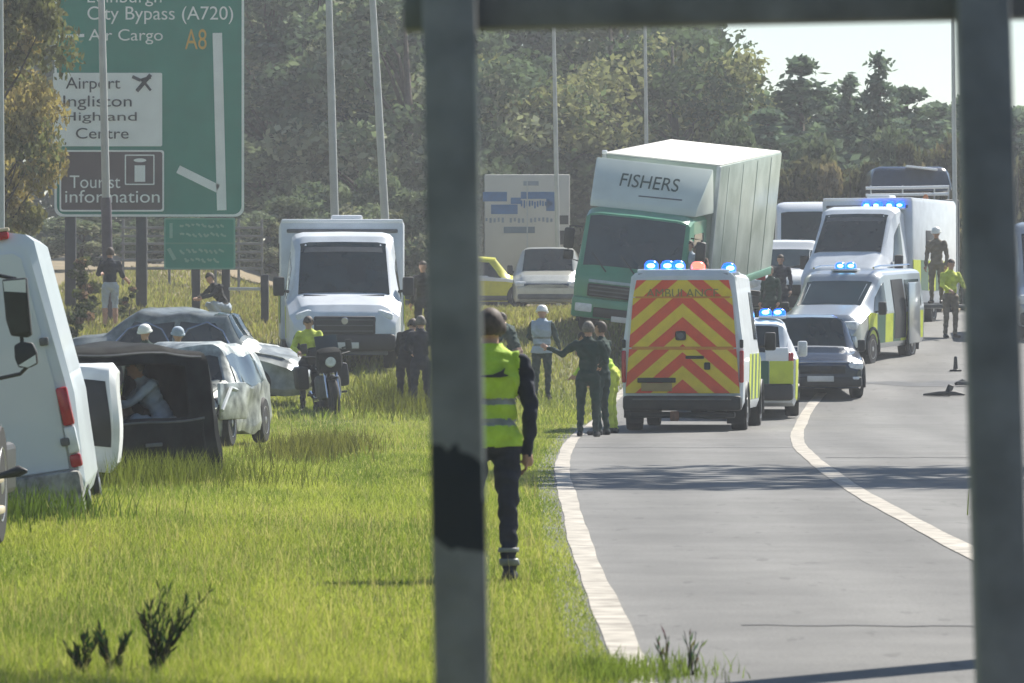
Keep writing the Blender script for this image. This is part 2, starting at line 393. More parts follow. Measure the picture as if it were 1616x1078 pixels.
def grasscol(X, Y, n):
    t = np.clip(.5+.6*patchy(X, Y)+.35*patchy(X*2.7+4, Y*1.3)+rng.normal(0, .26, n), 0, 1)[:, None]
    a = np.array([.16, .225, .05]); b = np.array([.4, .43, .125]); c = np.array([.5, .47, .26])
    col = a*(1-t)+b*t
    dry = (rng.random(n) < .13)[:, None]
    far = sstep(Y, 84, 108)[:, None]*rng.uniform(.35, .95, (n, 1)); straw = np.array([.215, .18, .12])
    col = np.where(dry, c, col); col = col*(1-far)+straw*far
    return (col*rng.uniform(.75, 1.25, (n, 1))).astype(np.float32)
def scatter(n, y0, y1, xmin, xmaxoff, power=1.0):
    u = rng.random(n)
    Y = y0*(y1/y0)**u               # denser near the lens
    half = np.minimum(.115*Y, 12)
    X = -half + rng.random(n)*(XL(Y)+xmaxoff+half)
    return X, Y
def vergegrass(name, n, y0, y1, hmin, hmax, wd, label):
    X, Y = scatter(n, y0, y1, 0, -.1)
    edge = XL(Y)-X; k = np.clip(.45+edge*.7, .45, 1)
    h = rng.uniform(hmin, hmax, n)*k*(1+.35*patchy(X*.7+3, Y*.6))*np.where(rng.random(n) < .04, 1.5, 1)
    blades(name, X, Y, h, wd*(Y/40)**.6, grasscol(X, Y, n), M['grass'], .8, label=label)
vergegrass('grass', 600000, 20, 92, .025, .08, .0075, 'bright green rough grass on the verge beside the road')
vergegrass('grass', 110000, 88, 150, .06, .18, .016, 'yellowing rough grass up the bank behind the crash')
X, Y = scatter(11000, 20, 90, 0, -.3); pk = patchy(X*.6+5, Y*.5); keep = pk > -.1; X, Y = X[keep], Y[keep]
blades('seed_heads', X, Y, rng.uniform(.08, .22, len(X)), .004*(Y/40)**.7, (np.array([.46, .4, .24])[None]*rng.uniform(.6, 1.3, (len(X), 1))).astype(np.float32), M['grass'], .5, 'pale dry seed stalks standing through the green verge grass')
# taller dark weedy clumps in the verge
def clump(n, cx, cy, sx, sy, hmin, hmax, wd, base, name, label):
    X = rng.normal(cx, sx, n); Y = rng.normal(cy, sy, n)
    col = (np.array(base)[None]*rng.uniform(.6, 1.5, (n, 1))).astype(np.float32)
    blades(name, X, Y, rng.uniform(hmin, hmax, n), wd, col, M['grass'], .6, label)
clump(2600, -1.95, 93, .5, 2.0, .15, .55, .02, (.12, .13, .03), 'weeds', 'brown green trampled weeds below the parked box ambulance')
clump(1800, -2.55, 66, .35, 3.2, .12, .34, .014, (.14, .14, .05), 'weeds', 'dry grey green weeds on the verge right of the black wreck')
clump(2600, -3.9, 52.0, .75, 1.6, .12, .42, .010, (.12, .14, .04), 'weeds', 'tall grass stems against the foot of the black wreck')
clump(1500, .5, 23.5, .2, .4, .04, .13, .006, (.16, .21, .06), 'weeds', 'green grass tuft creeping over the foot of the white edge line')
clump(1500, -4.4, 42.0, .5, .8, .15, .36, .012, (.08, .12, .03), 'weeds', 'tall grass under the back bumper of the white van')
clump(2600, 9, 30, 1.2, 10, .15, .4, .02, (.1, .13, .02), 'weeds', 'green grass at the far right edge of the road')
X = rng.uniform(9.5, 16, 9000); Y = rng.uniform(80, 118, 9000); keep = X > XR(Y)+.1; X, Y = X[keep], Y[keep]
blades('grass', X, Y, rng.uniform(.1, .3, len(X)), .03, grasscol(X, Y*.8, len(X)), M['grass'], label='green grass strip beyond the right hand road edge')

# ------------------------------------------------------------------ trees
def tubes_mesh(name, segs, m, n=7):
    bm = bmesh.new()
    for pts, rr in segs: bm_tube(bm, pts, rr, n)
    bmesh.ops.recalc_face_normals(bm, faces=bm.faces)
    me = bpy.data.meshes.new(name); bm.to_mesh(me); bm.free()
    me.polygons.foreach_set('use_smooth', [True]*len(me.polygons)); me.materials.append(m); return me
def leaf_mesh(name, P, size, col, m, nrm=None):
    n = len(P)
    a = rng.normal(size=(n, 3)); a /= np.linalg.norm(a, axis=1)[:, None]
    b = rng.normal(size=(n, 3)); b -= a*np.sum(a*b, 1)[:, None]; b /= np.linalg.norm(b, axis=1)[:, None]
    s = (size*rng.uniform(.6, 1.4, n))[:, None]
    v = np.empty((n, 4, 3), np.float32)
    v[:, 0] = P-a*s; v[:, 1] = P+b*s*.55; v[:, 2] = P+a*s; v[:, 3] = P-b*s*.55
    me = bpy.data.meshes.new(name); me.vertices.add(n*4); me.vertices.foreach_set('co', v.ravel())
    me.loops.add(n*4); me.loops.foreach_set('vertex_index', np.arange(n*4, dtype=np.int32))
    me.polygons.add(n); me.polygons.foreach_set('loop_start', (np.arange(n)*4).astype(np.int32))
    me.update(calc_edges=True); me.validate()
    at = me.color_attributes.new('Col', 'FLOAT_COLOR', 'POINT')
    c = np.ones((n, 4, 4), np.float32); c[:, :, :3] = col[:, None, :]; at.data.foreach_set('color', c.ravel())
    me.materials.append(m); return me
def broad_tree(H, Rr, base, nclump, nleaf, lsize, cols, m, bark, squash=.75, trunk=.3):
    """returns (trunk mesh, crown mesh): clumps on limbs with gaps between"""
    segs = [([(0, 0, -.3), (.05, .02, H*.25), (-.05, .08, H*.55), (.05, 0, H*.85)], [trunk, trunk*.8, trunk*.5, trunk*.12])]
    Ps = []; Cs = []
    cz = (base+H)/2; hz = (H-base)/2
    for i in range(nclump):
        while True:
            q = rng.uniform(-1, 1, 3)
            rr = np.linalg.norm(q)
            if .25 < rr < 1: break
        q *= (rr**-.35)
        wz = 1-.25*max(q[2], 0)
        c = np.array([q[0]*Rr*wz*.86, q[1]*Rr*wz*.86, cz+q[2]*hz*.9])
        r = Rr*rng.uniform(.16, .34)
        k = nleaf//nclump
        d = rng.normal(size=(k, 3)); d /= np.linalg.norm(d, axis=1)[:, None]
        p = c+d*(r*rng.random((k, 1))**.45)*np.array([1, 1, squash])
        Ps.append(p)
        t = rng.random(); cc = np.array(cols[0])*(1-t)+np.array(cols[1])*t
        if len(cols) > 2 and rng.random() < .3: cc = np.array(cols[2])
        Cs.append(cc[None]*rng.uniform(.6, 1.4, (k, 1)))
        if i % 3 == 0:
            z0 = min(max(c[2]-hz*.5, H*.2), H*.7)
            segs.append(([(0, 0, z0), tuple((np.array([0, 0, z0])+c)/2+rng.normal(0, .1, 3)), tuple(c)], [trunk*.3, trunk*.18, trunk*.05]))
    return tubes_mesh('trunk', segs, bark), leaf_mesh('crown', np.concatenate(Ps), lsize, np.concatenate(Cs).astype(np.float32), m)
def conifer(H, Rr, tiers, nleaf, lsize, cols, m, bark, ragged=.3, power=1.0):
    segs = [([(0, 0, -.3), (0, 0, H*.5), (.04, 0, H)], [.2, .13, .02])]
    Ps = []; Cs = []
    nbr = tiers*11
    for i in range(nbr):
        f = rng.random()**1.25; z = H*(.06+.93*f)
        rad = Rr*(1-f)**power+.12
        a = rng.uniform(0, 2*math.pi); L = rad*rng.uniform(1-ragged*1.3, 1+ragged)
        k = max(8, int(nleaf/nbr*(.4+1.2*(1-f)))); s = rng.random(k)**.8
        p = np.stack([np.cos(a)*L*s, np.sin(a)*L*s, z-.25*L*s+.22*L*s*s], -1)+rng.normal(0, 1, (k, 3))*np.array([.1, .1, .09])*(1+.5*(1-f))
        Ps.append(p); t = rng.random()
        Cs.append((np.array(cols[0])*(1-t)+np.array(cols[1])*t)[None]*rng.uniform(.6, 1.4, (k, 1)))
        if f < .9 and i % 3 == 0: segs.append(([(0, 0, z), (np.cos(a)*L*.9, np.sin(a)*L*.9, z-.03*L)], [.03, .008]))
    return tubes_mesh('trunk', segs, bark, 5), leaf_mesh('crown', np.concatenate(Ps), lsize, np.concatenate(Cs).astype(np.float32), m)
def place_tree(name, meshes, X, Y, sc_, rz, label, group=None, cat='tree', sz=None, z=None):
    r = empty(name, (X, Y, g(X, Y)-.05 if z is None else z), math.degrees(rz)); r.scale = (sc_, sc_, sz or sc_)
    link('trunk', meshes[0], r); link('crown', meshes[1], r)
    tag(r, label, cat, group); return r
DG = [(.075, .095, .06), (.17, .19, .115), (.22, .21, .14)]
DK = [(.055, .075, .058), (.115, .135, .09), (.16, .17, .11)]
broad = [broad_tree(13, 4.2, 1.5, 70, 15000, .17, DG, M['leaf_a'], M['bark']),
         broad_tree(14, 3.6, 1.0, 64, 15000, .17, DK, M['leaf_a'], M['bark']),
         broad_tree(12, 4.8, 1.2, 80, 17000, .16, [(.06, .08, .045), (.15, .165, .085), (.24, .215, .11)], M['leaf_a'], M['bark'])]
con = [conifer(8, 2.0, 16, 8000, .13, [(.075, .098, .075), (.14, .165, .115)], M['leaf_a'], M['bark'], .35, .75),
       conifer(9, 1.7, 12, 6000, .13, [(.075, .1, .078), (.14, .165, .12)], M['leaf_a'], M['bark'], .45, .9)]
bush = [broad_tree(3.4, 1.9, .2, 30, 9000, .09, [(.075, .092, .058), (.15, .155, .1), (.21, .19, .13)], M['leaf_a'], M['bark'], trunk=.08),
        broad_tree(2.6, 1.6, .1, 26, 8000, .085, [(.1, .1, .065), (.18, .165, .11), (.22, .18, .125)], M['leaf_y'], M['bark'], trunk=.07)]
near = broad_tree(9.4, 2.5, 1.6, 60, 22000, .085, [(.13, .14, .075), (.24, .225, .12), (.33, .27, .14)], M['leaf_y'], M['bark'], trunk=.14)
TG = 'tall broadleaf trees behind the crash'
def tpx(name, meshes, px, Y, topy, H0, rz, label, group, wide=None, cat='tree'):
    X = (px-808)*Y/K; z = g(X, Y)-.05; top = EYE-(topy-525)*Y/K
    s = (top-z)/H0
    return place_tree(name, meshes, X, Y, wide or s, rz, label, group, cat, sz=s)
place_tree('yellowing_tree', near, (-60-808)*108/K, 108, .9, 2.1, 'second yellowing tree behind the first at the left picture edge', None, sz=1.0, z=g(-11.4, 108)-.2)
place_tree('yellowing_tree', near, (-14-808)*104/K, 104, .72, .4, 'yellowing leafy tree overlapping the left side of the big green sign', None, sz=1.05, z=g(-10.1, 104)-.2)
T = [(430, 168, -60, 1, 'tall grey green tree just right of the big green sign', 1.0),
     (505, 182, -120, 0, 'tall tree behind the left one of the two bare poles', 1.1),
     (560, 172, -90, 1, 'dark tree between the two tall lamp columns above the box ambulance', 1.0),
     (640, 165, -70, 0, 'dark tall tree left of the nearest frame post', 1.05),
     (712, 178, -120, 1, 'tall tree hidden partly by the nearest frame post', 1.1),
     (800, 170, 35, 2, 'dark leafy tree just right of the nearest frame post', 1.0),
     (880, 185, -40, 1, 'tall dark tree behind the trailer with blue lettering', 1.15),
     (965, 178, -70, 0, 'tall dark tree above the tilted lorry cab', 1.15),
     (1062, 172, 0, 2, 'large tree whose rounded right edge meets the open sky', .95),
     (1105, 190, 115, 0, 'lower green tree at the foot of the large rounded tree', .8),
     (330, 185, -60, 0, 'tall tree showing above the small green sign', 1.05),
     (240, 190, -60, 1, 'tall tree hidden behind the big green road sign', 1.05)]
HB = [13, 14, 12]
for i, (px, Y, ty, k, lab, wd) in enumerate(T):
    tpx('broadleaf_tree', broad[k], px, Y, ty, HB[k], i*1.3, lab, TG, wide=wd)
CG = 'conifers and mixed trees on the skyline'
for i, (px, Y, ty, k, lab, wd) in enumerate([
     (1210, 165, 175, 0, 'low dark conifer behind the lorry box corner', 1.7),
     (1265, 168, 92, 0, 'broad dark conifer with a blunt tip on the skyline', 1.6),
     (1300, 175, 150, 0, 'short conifer between the blunt conifer and the spire', 1.6),
     (1340, 172, 118, 1, 'slim conifer left of the tall spire', 1.35),
     (1388, 170, 82, 1, 'tallest spire shaped conifer with layered branches', 1.15),
     (1432, 172, 140, 0, 'rounded conifer just right of the tall spire', 1.6),
     (1475, 175, 165, 0, 'grey green conifer left of the right frame post', 1.6),
     (1530, 178, 150, 1, 'conifer hidden behind the right frame post', 1.5),
     (1600, 176, 185, 0, 'conifer at the far right picture edge', 1.5)]):
    tpx('conifer_tree', con[k], px, Y, ty, [8, 9][k], i*2.1, lab, CG, wide=wd)
for i, (px, Y, ty, k, lab) in enumerate([
     (1155, 158, 190, 0, 'grey green bush between the rounded tree and the conifers'), (1240, 150, 235, 1, 'olive brown bush right of the lorry box'),
     (1290, 152, 215, 0, 'olive bush above the minibus roof'), (1340, 148, 232, 1, 'straw coloured bush left of the blue lorry roof'),
     (1400, 158, 205, 0, 'green bush behind the blue lorry roof'), (1460, 156, 200, 1, 'tan bush behind the blue lorry tail'), (1520, 158, 215, 0, 'bush behind the right frame post'),
     (1605, 150, 215, 1, 'brown bush at the right edge above the timber fence'), (770, 160, 262, 0, 'bush behind the trailer with blue lettering'), (450, 150, 310, 0, 'dark bush behind the box ambulance'),
     (520, 152, 290, 0, 'bush between the bare poles'), (600, 155, 270, 0, 'bush right of the box ambulance roof'), (655, 146, 300, 0, 'bush against the nearest frame post'),
     (130, 150, 330, 0, 'dark bush behind the leftmost sign post'), (290, 152, 330, 0, 'dark bush behind the rail fence')]):
    tpx('bush', bush[k], px, Y, ty, [3.4, 2.6][k], i*1.7, lab, 'bushes below the trees', wide=1.1, cat='bush')
# unbroken wood behind everything (reads as one mass)
n = 70000
px_ = rng.uniform(-200, 1900, n); Yw = rng.uniform(205, 235, n); Xw = (px_-808)*Yw/K
topy = np.interp(px_, [-200, 380, 1100, 1165, 1230, 1480, 1900], [-200, -200, -80, 160, 195, 185, 190])+18*np.sin(px_*.07)+10*np.sin(px_*.19)
zt = EYE-(topy-525)*Yw/K; zb = 2.2
P = np.stack([Xw, Yw, zb+(zt-zb)*rng.random(n)**.8], -1)
cw = (np.array([.08, .098, .065])[None]*rng.uniform(.5, 1.6, (n, 1))*(1+.35*np.sin(Xw*1.1+P[:, 2]*.9))[:, None]).astype(np.float32)
me = leaf_mesh('woodland', P, .34, cw, M['leaf_a']); tag(link('woodland', me), 'unbroken dull green wood far behind the trees', 'woodland', kind='stuff')
# trees beside the carriageway, out to the right, whose shade crosses the road
TR = 'roadside trees to the right of the road'
big = broad_tree(13, 4.2, 6.5, 60, 3000, .2, DG, M['leaf_a'], M['bark'], trunk=.25)
for (X, Y, s, lab) in [(10.6, 64.6, 1.15, 'roadside tree beyond the right frame post throwing a shade band over the road'), (5.4, 24.4, .95, 'nearest roadside tree shading the grass below the frame'),
                       (2.9, 25.2, .9, 'roadside tree close to the right frame post shading the grass at the bottom')]:
    place_tree('roadside_tree', big, X, Y, s, X, lab, TR)

# ------------------------------------------------------------------ people
def bm_ell(bm, c, r, rot=None, seg=12):
    rr = bmesh.ops.create_uvsphere(bm, u_segments=seg, v_segments=seg//2+2, radius=1)
    for v in rr['verts']:
        p = Vector((v.co.x*r[0], v.co.y*r[1], v.co.z*r[2]))
        v.co = (rot @ p if rot is not None else p)+Vector(c)
def bm_cap(bm, a, b, ra, rb, fl=1.0, n=12):
    """tapered limb from a to b with rounded ends; fl flattens it front to back"""
    a = Vector(a); b = Vector(b); d = (b-a); L = d.length; d.normalize()
    pts = []; rr = []
    for t in (-.85, -.5, 0): pts.append(a+d*ra*t); rr.append(ra*math.sqrt(max(.02, 1-t*t)))
    pts.append(a+d*L*.35); rr.append(ra+(rb-ra)*.25)
    for t in (0, .5, .85): pts.append(b+d*rb*t); rr.append(rb*math.sqrt(max(.02, 1-t*t)))
    i0 = len(bm.verts); bm_tube(bm, pts, rr, n)
STAND = dict(pelvis=(0, 0, .95), waist=(0, .01, 1.12), chest=(0, .0, 1.33), neck=(0, .0, 1.5), head=(0, .03, 1.65),
             hipL=(-.1, 0, .9), hipR=(.1, 0, .9), kneeL=(-.115, .03, .5), kneeR=(.115, .03, .5), ankL=(-.12, -.02, .09), ankR=(.12, -.02, .09),
             shL=(-.185, 0, 1.43), shR=(.185, 0, 1.43), elL=(-.245, -.03, 1.14), elR=(.245, -.03, 1.14), wrL=(-.25, .06, .9), wrR=(.25, .06, .9), toeyaw=8)
def person(label, loc, yaw, pose=None, shirt='navy', trous='navy', hands='skin', hair='hair', vest=None, helmet=None, forearm=None, scale=1.0, vox=.02, bands=False, group=None, shin=None, bandmat='reflect'):
    J = dict(STAND); J.update(pose or {})
    J = {k: (Vector(v) if not isinstance(v, (int, float)) else v) for k, v in J.items()}
    bm = bmesh.new()
    up = (J['neck']-J['pelvis']).normalized()
    side = (J['shR']-J['shL']).normalized(); fwd = up.cross(side).normalized()*-1
    if fwd.dot(Vector((0, 1, 0))) < -.2: fwd = -fwd
    Rt = Matrix((side, fwd, up)).transposed()
    bm_ell(bm, J['pelvis'], (.165, .125, .15), Rt); bm_ell(bm, J['waist'], (.15, .115, .17), Rt)
    bm_ell(bm, J['chest'], (.185, .13, .2), Rt)
    bm_ell(bm, (J['shL']+J['shR'])/2-up*.02, (.2, .095, .08), Rt)
    bm_cap(bm, J['neck']-up*.04, J['head']-Vector((0, 0, .06)), .062, .055)
    hd = J['head']; hdir = (hd-J['neck']).normalized(); hf = fwd
    hz = hdir; hx = hf.cross(hz).normalized()*1.0; hy = hz.cross(hx).normalized()
    Rh = Matrix((hx, hy, hz)).transposed()
    H = lambda x, y, z: hd+Rh @ Vector((x, y, z))
    bm_ell(bm, H(0, -.01, .02), (.077, .095, .1), Rh, 16); bm_ell(bm, H(0, .03, -.055), (.055, .06, .06), Rh)
    bm_ell(bm, H(0, .1, -.015), (.014, .02, .024), Rh); bm_ell(bm, H(0, .083, -.06), (.026, .014, .012), Rh)
    for s in (-1, 1):
        bm_ell(bm, H(s*.079, -.005, -.005), (.014, .024, .034), Rh); bm_ell(bm, H(s*.032, .078, .028), (.022, .014, .01), Rh)
    for s in 'LR':
        bm_cap(bm, J['hip'+s], J['knee'+s], .098, .066); bm_cap(bm, J['knee'+s], J['ank'+s], .066, .047)
        k = -1 if s == 'L' else 1
        ty = R(J['toeyaw'])*k; toe = J['ank'+s]+Vector((math.sin(ty)*.17, math.cos(ty)*.17, -.05))
        bm_cap(bm, J['ank'+s]+Vector((0, -.03, -.045)), toe, .045, .04); bm_cap(bm, J['ank'+s], J['ank'+s]+Vector((0, 0, -.03)), .05, .045)
        bm_cap(bm, J['sh'+s], J['el'+s], .066, .052); bm_cap(bm, J['el'+s], J['wr'+s], .052, .036)
        d = (J['wr'+s]-J['el'+s]).normalized(); bm_cap(bm, J['wr'+s], J['wr'+s]+d*.085, .033, .036)
    me = bpy.data.meshes.new('tmp'); bm.to_mesh(me); bm.free()
    o = bpy.data.objects.new('tmp', me); COL.objects.link(o)
    rm = o.modifiers.new('r', 'REMESH'); rm.mode = 'VOXEL'; rm.voxel_size = vox
    sm = o.modifiers.new('s', 'SMOOTH'); sm.iterations = 3; sm.factor = .5
    dg = bpy.context.evaluated_depsgraph_get()
    body = bpy.data.meshes.new_from_object(o.evaluated_get(dg)); bpy.data.objects.remove(o)
    nv = len(body.vertices); co = np.empty(nv*3, np.float32); body.vertices.foreach_get('co', co); co = co.reshape(-1, 3)
    # cloth folds
    nrm = np.empty(nv*3, np.float32); body.vertices.foreach_get('normal', nrm); nrm = nrm.reshape(-1, 3)
    hdist = np.linalg.norm(co-np.array(hd), axis=1)
    f = .006*np.sin(co[:, 2]*38+co[:, 0]*25+2*np.sin(co[:, 1]*30))+.004*np.sin(co[:, 2]*71+co[:, 1]*50)
    co2 = co+nrm*(f*(hdist > .2))[:, None]; body.vertices.foreach_set('co', co2.ravel().astype(np.float32))
    segs = [('head', hd, hd), ('head', hd-hz*.06, hd), ('neck', J['neck'], hd-hz*.1), ('torso', J['pelvis']+up*.1, J['chest']), ('torso', J['chest'], J['neck']-up*.06),
            ('torso', J['shL']+side*.05, J['shR']-side*.05), ('hips', J['pelvis'], J['pelvis'])]
    for s in 'LR':
        d = (J['wr'+s]-J['el'+s]).normalized()
        segs += [('uarm', J['sh'+s], J['el'+s]), ('farm', J['el'+s], J['wr'+s]), ('hand', J['wr'+s]+d*.03, J['wr'+s]+d*.1),
                 ('thigh', J['hip'+s]-Vector((0, 0, .06)), J['knee'+s]), ('shin', J['knee'+s], J['ank'+s]+Vector((0, 0, .05))), ('foot', J['ank'+s]-Vector((0, 0, .05)), J['ank'+s]+Vector((0, .12, -.06)))]
    np_ = len(body.polygons); fc = np.empty(np_*3, np.float32); body.polygons.foreach_get('center', fc); fc = fc.reshape(-1, 3)
    D = []
    rad = dict(head=.09, neck=.06, torso=.14, hips=.15, uarm=.06, farm=.045, hand=.035, thigh=.08, shin=.055, foot=.045)
    for (nm, a, b) in segs:
        a = np.array(a); b = np.array(b); ab = b-a; t = np.clip(((fc-a)@ab)/max(ab@ab, 1e-6), 0, 1)
        D.append(np.linalg.norm(fc-(a+t[:, None]*ab), axis=1)/rad[nm])
    lab = np.array([s[0] for s in segs])[np.argmin(np.array(D), 0)]
    mats = [M['skin'], M[shirt], M[trous], M['boots'], M[hands], M[forearm or shirt], M[shin or trous]]
    mi = {'head': 0, 'neck': 0, 'torso': 1, 'uarm': 1, 'farm': 5, 'hand': 4, 'hips': 2, 'thigh': 2, 'shin': 6, 'foot': 3}
    idx = np.array([mi[x] for x in lab], np.int32)
    # fingers: short curled chains rooted in each palm, added to the same body mesh
    bm = bmesh.new(); bm.from_mesh(body)
    for i, fce in enumerate(bm.faces): fce.material_index = int(idx[i]); fce.smooth = True
    for s in 'LR':
        d = (J['wr'+s]-J['el'+s]).normalized(); k = -1 if s == 'L' else 1
        ax = d.cross(fwd); ax = ax.normalized() if ax.length > .1 else Vector((1, 0, 0))
        pal = d.cross(ax).normalized(); spread = fwd if abs(d.z) > .5 else ax     # fingers lie side by side along 'spread'
        inward = d.cross(spread).normalized()
        if inward.dot(-side*k) < 0: inward = -inward
        base = J['wr'+s]+d*.085
        for j, (off, L) in enumerate([(-.027, .065), (-.009, .078), (.009, .085), (.027, .072)]):
            p0 = base+spread*off; p1 = p0+d*L*.5+inward*.006; p2 = p1+d*L*.34+inward*.02; p3 = p2+d*L*.16+inward*.02
            n0 = len(bm.faces); bm_tube(bm, [p0-d*.02, p1, p2, p3], [.0095, .009, .008, .006], 6, mi=4)
        p0 = J['wr'+s]+d*.03+spread*.03; bm_tube(bm, [p0, p0+d*.03+spread*.025+inward*.012, p0+d*.06+spread*.028+inward*.025], [.012, .0105, .008], 6, mi=4)
    for fce in bm.faces: fce.smooth = True
    body2 = bpy.data.meshes.new('person'); 
    bmesh.ops.recalc_face_normals(bm, faces=bm.faces); bm.to_mesh(body2); bm.free()
    for m in mats: body2.materials.append(m)
    root = bpy.data.objects.new('person', body2); COL.objects.link(root)
    root.location = loc; root.rotation_euler = (0, 0, R(yaw)); root.scale = (scale,)*3
    tag(root, label, 'person', group)
    vco = co2
    def shell(name, mask, off, m, matf=None, mlist=None):
        fi = np.nonzero(mask)[0]
        used = {}; vs_ = []; fs = []
        for i in fi:
            q = []
            for v in body.polygons[int(i)].vertices:
                if v not in used: used[v] = len(vs_); vs_.append(tuple(vco[v]+nrm[v]*off))
                q.append(used[v])
            fs.append(q)
        if not fs: return None
        mesh = bpy.data.meshes.new(name); mesh.from_pydata(vs_, [], fs)
        mesh.polygons.foreach_set('use_smooth', [True]*len(fs))
        oo = link(name, mesh, root, mlist or m)
        if matf is not None: mesh.polygons.foreach_set('material_index', matf[fi].astype(np.int32))
        so_ = oo.modifiers.new('thick', 'SOLIDIFY'); so_.thickness = .006; so_.offset = 1
        return oo
    hl = (fc-np.array(hd))@np.array(Rh)     # head-local face centres
    if hair and not helmet:
        mask = (lab == 'head') & ((hl[:, 2] > .055) | ((hl[:, 1] < -.01) & (hl[:, 2] > -.05)))
        shell('hair', mask, .01, M[hair])
    if helmet:
        bm = bmesh.new()
        prof = [(0.02, .118), (.06, .116), (.1, .098), (.13, .06), (.142, .012)]
        bm_lathe(bm, [(-.005, .135), (.02, .135)]+prof, (0, 0, 0), 'Z', 18)
        for v in bm.verts: v.co = hd+Rh @ Vector((v.co.x*.92, v.co.y*1.12-.005, v.co.z+.02))
        from_bm('helmet', bm, M[helmet], root, smooth=True, angle=50)
    zt = (fc-np.array(J['pelvis']))@np.array(up)
    if vest:
        lat = np.abs((fc-np.array(J['chest']))@np.array(side)); mask = ((lab == 'torso') | ((lab == 'hips') & (zt > -.06))) & (lat < .185)
        sel = np.zeros(np_, np.int32)
        for (a, b) in ((.06, .115), (.2, .255)): sel[(zt > a) & (zt < b)] = 1
        shell('vest', mask, .02, None, sel, [M[vest], M[bandmat]])
    if bands:
        for nm, rng_ in (('reflective_band', ((.115, .165), (.2, .235))),):
            for (a, b) in rng_:
                for sg_ in (-1, 1): shell(nm, (lab == 'shin') & (fc[:, 2] > a) & (fc[:, 2] < b) & (fc[:, 0]*sg_ > 0), .008, M['reflect'])
    bpy.data.meshes.remove(body)
    return root, J

# ------------------------------------------------------------------ vehicles
VK = [0, .25, .32, .38, .7, .92, 1.0]
def loft(root, name, st, m, ny=46, deform=None, holes=(), crown=.02, mats=None):
    st = sorted(st); Y0 = [s[0] for s in st]
    ys_ = sorted(set(list(np.linspace(Y0[0], Y0[-1], ny))+Y0+[h[i] for h in holes for i in (0, 1)]))
    def ev(y):
        return [float(np.interp(y, Y0, [s[k] for s in st])) for k in range(1, 7)]
    def S(y, v):
        zb, zm, zt, wb, wm, wt = ev(y); zm = min(zm, zt-.03)
        r = min(.09, (zt-zm)*.45); s = 1 if v >= 0 else -1; a = min(abs(v), 1)
        X = np.interp(a, VK, [0, wt*.8, wt*.95, wt+(wm-wt)*.12, wm, wb, wb-.05])
        Z = np.interp(a, VK, [zt+crown, zt+crown*.5, zt-r*.3, zt-r, zm, min(zb+.12, zm-.01), zb])
        p = Vector((s*X, y, Z)); return deform(p) if deform else p
    vv_ = sorted(set(list(np.linspace(-1, 1, 25))+[s*k for k in VK for s in (1, -1)]+[s*h[i] for h in holes for i in (2, 3) for s in (1, -1)]))
    bm = bmesh.new(); grid = [[bm.verts.new(S(y, v)) for v in vv_] for y in ys_]
    for i in range(len(ys_)-1):
        for j in range(len(vv_)-1):
            yc = (ys_[i]+ys_[i+1])/2; vc = abs(vv_[j]+vv_[j+1])/2
            if any(h[0] < yc < h[1] and h[2] < vc < h[3] for h in holes): continue
            bm.faces.new((grid[i][j], grid[i][j+1], grid[i+1][j+1], grid[i+1][j]))
    for row in (grid[0], grid[-1]): bm.faces.new(row)
    for i in range(len(ys_)-1): bm.faces.new((grid[i][0], grid[i+1][0], grid[i+1][-1], grid[i][-1]))
    o = from_bm(name, bm, m, root, smooth=True, angle=32)
    if holes: 
        so_ = o.modifiers.new('t', 'SOLIDIFY'); so_.thickness = .03
    return o, S
def panel(root, name, S, q, m, off=.008, n=10, k=8):
    """patch on surface S over corners q=[(y,v) x4], stood off by `off`, with a rim so it has thickness"""
    bm = bmesh.new(); top = []
    for i in range(n+1):
        row = []
        for j in range(k+1):
            u, t = i/n, j/k
            y = (q[0][0]*(1-t)+q[1][0]*t)*(1-u)+(q[3][0]*(1-t)+q[2][0]*t)*u
            v = (q[0][1]*(1-t)+q[1][1]*t)*(1-u)+(q[3][1]*(1-t)+q[2][1]*t)*u
            p = S(y, v); e = .01
            nn = (S(y+e, v)-S(y-e, v)).cross(S(y, min(v+e, 1))-S(y, max(v-e, -1)))
            if nn.length < 1e-9: nn = Vector((0, 0, 1))
            nn.normalize()
            c = Vector((0, y, 1.0))
            if nn.dot(p-c) < 0: nn = -nn
            row.append((bm.verts.new(p+nn*off), bm.verts.new(p-nn*.004)))
        top.append(row)
    for i in range(n):
        for j in range(k): bm.faces.new((top[i][j][0], top[i][j+1][0], top[i+1][j+1][0], top[i+1][j][0]))
    edge = [(0, j) for j in range(k+1)]+[(i, k) for i in range(1, n+1)]+[(n, j) for j in range(k-1, -1, -1)]+[(i, 0) for i in range(n-1, 0, -1)]
    for a, b in zip(edge, edge[1:]+edge[:1]):
        A = top[a[0]][a[1]]; B = top[b[0]][b[1]]; bm.faces.new((A[0], B[0], B[1], A[1]))
    return from_bm(name, bm, m, root, smooth=True, angle=50)
def wheel(root, x, y, r=.33, wd=.22, z=None, rim='alloy', tilt=0):
    z = r if z is None else z; s = 1 if x > 0 else -1
    t = lathe('wheel', root, M['rubber'], [(-wd/2, r*.62), (-wd/2, r*.93), (-wd*.35, r), (wd*.35, r), (wd/2, r*.93), (wd/2, r*.62)], (x, y, z), 'X', 28)
    bm = bmesh.new()
    bm_lathe(bm, [(s*wd*.5-s*.03, r*.63), (s*wd*.5+s*.004, r*.6), (s*wd*.5-s*.015, r*.5), (s*wd*.5, r*.16), (s*wd*.5+s*.01, r*.1)], (x, y, z), 'X', 24)
    from_bm('rim', bm, M[rim], t, smooth=True, angle=30)
    return t
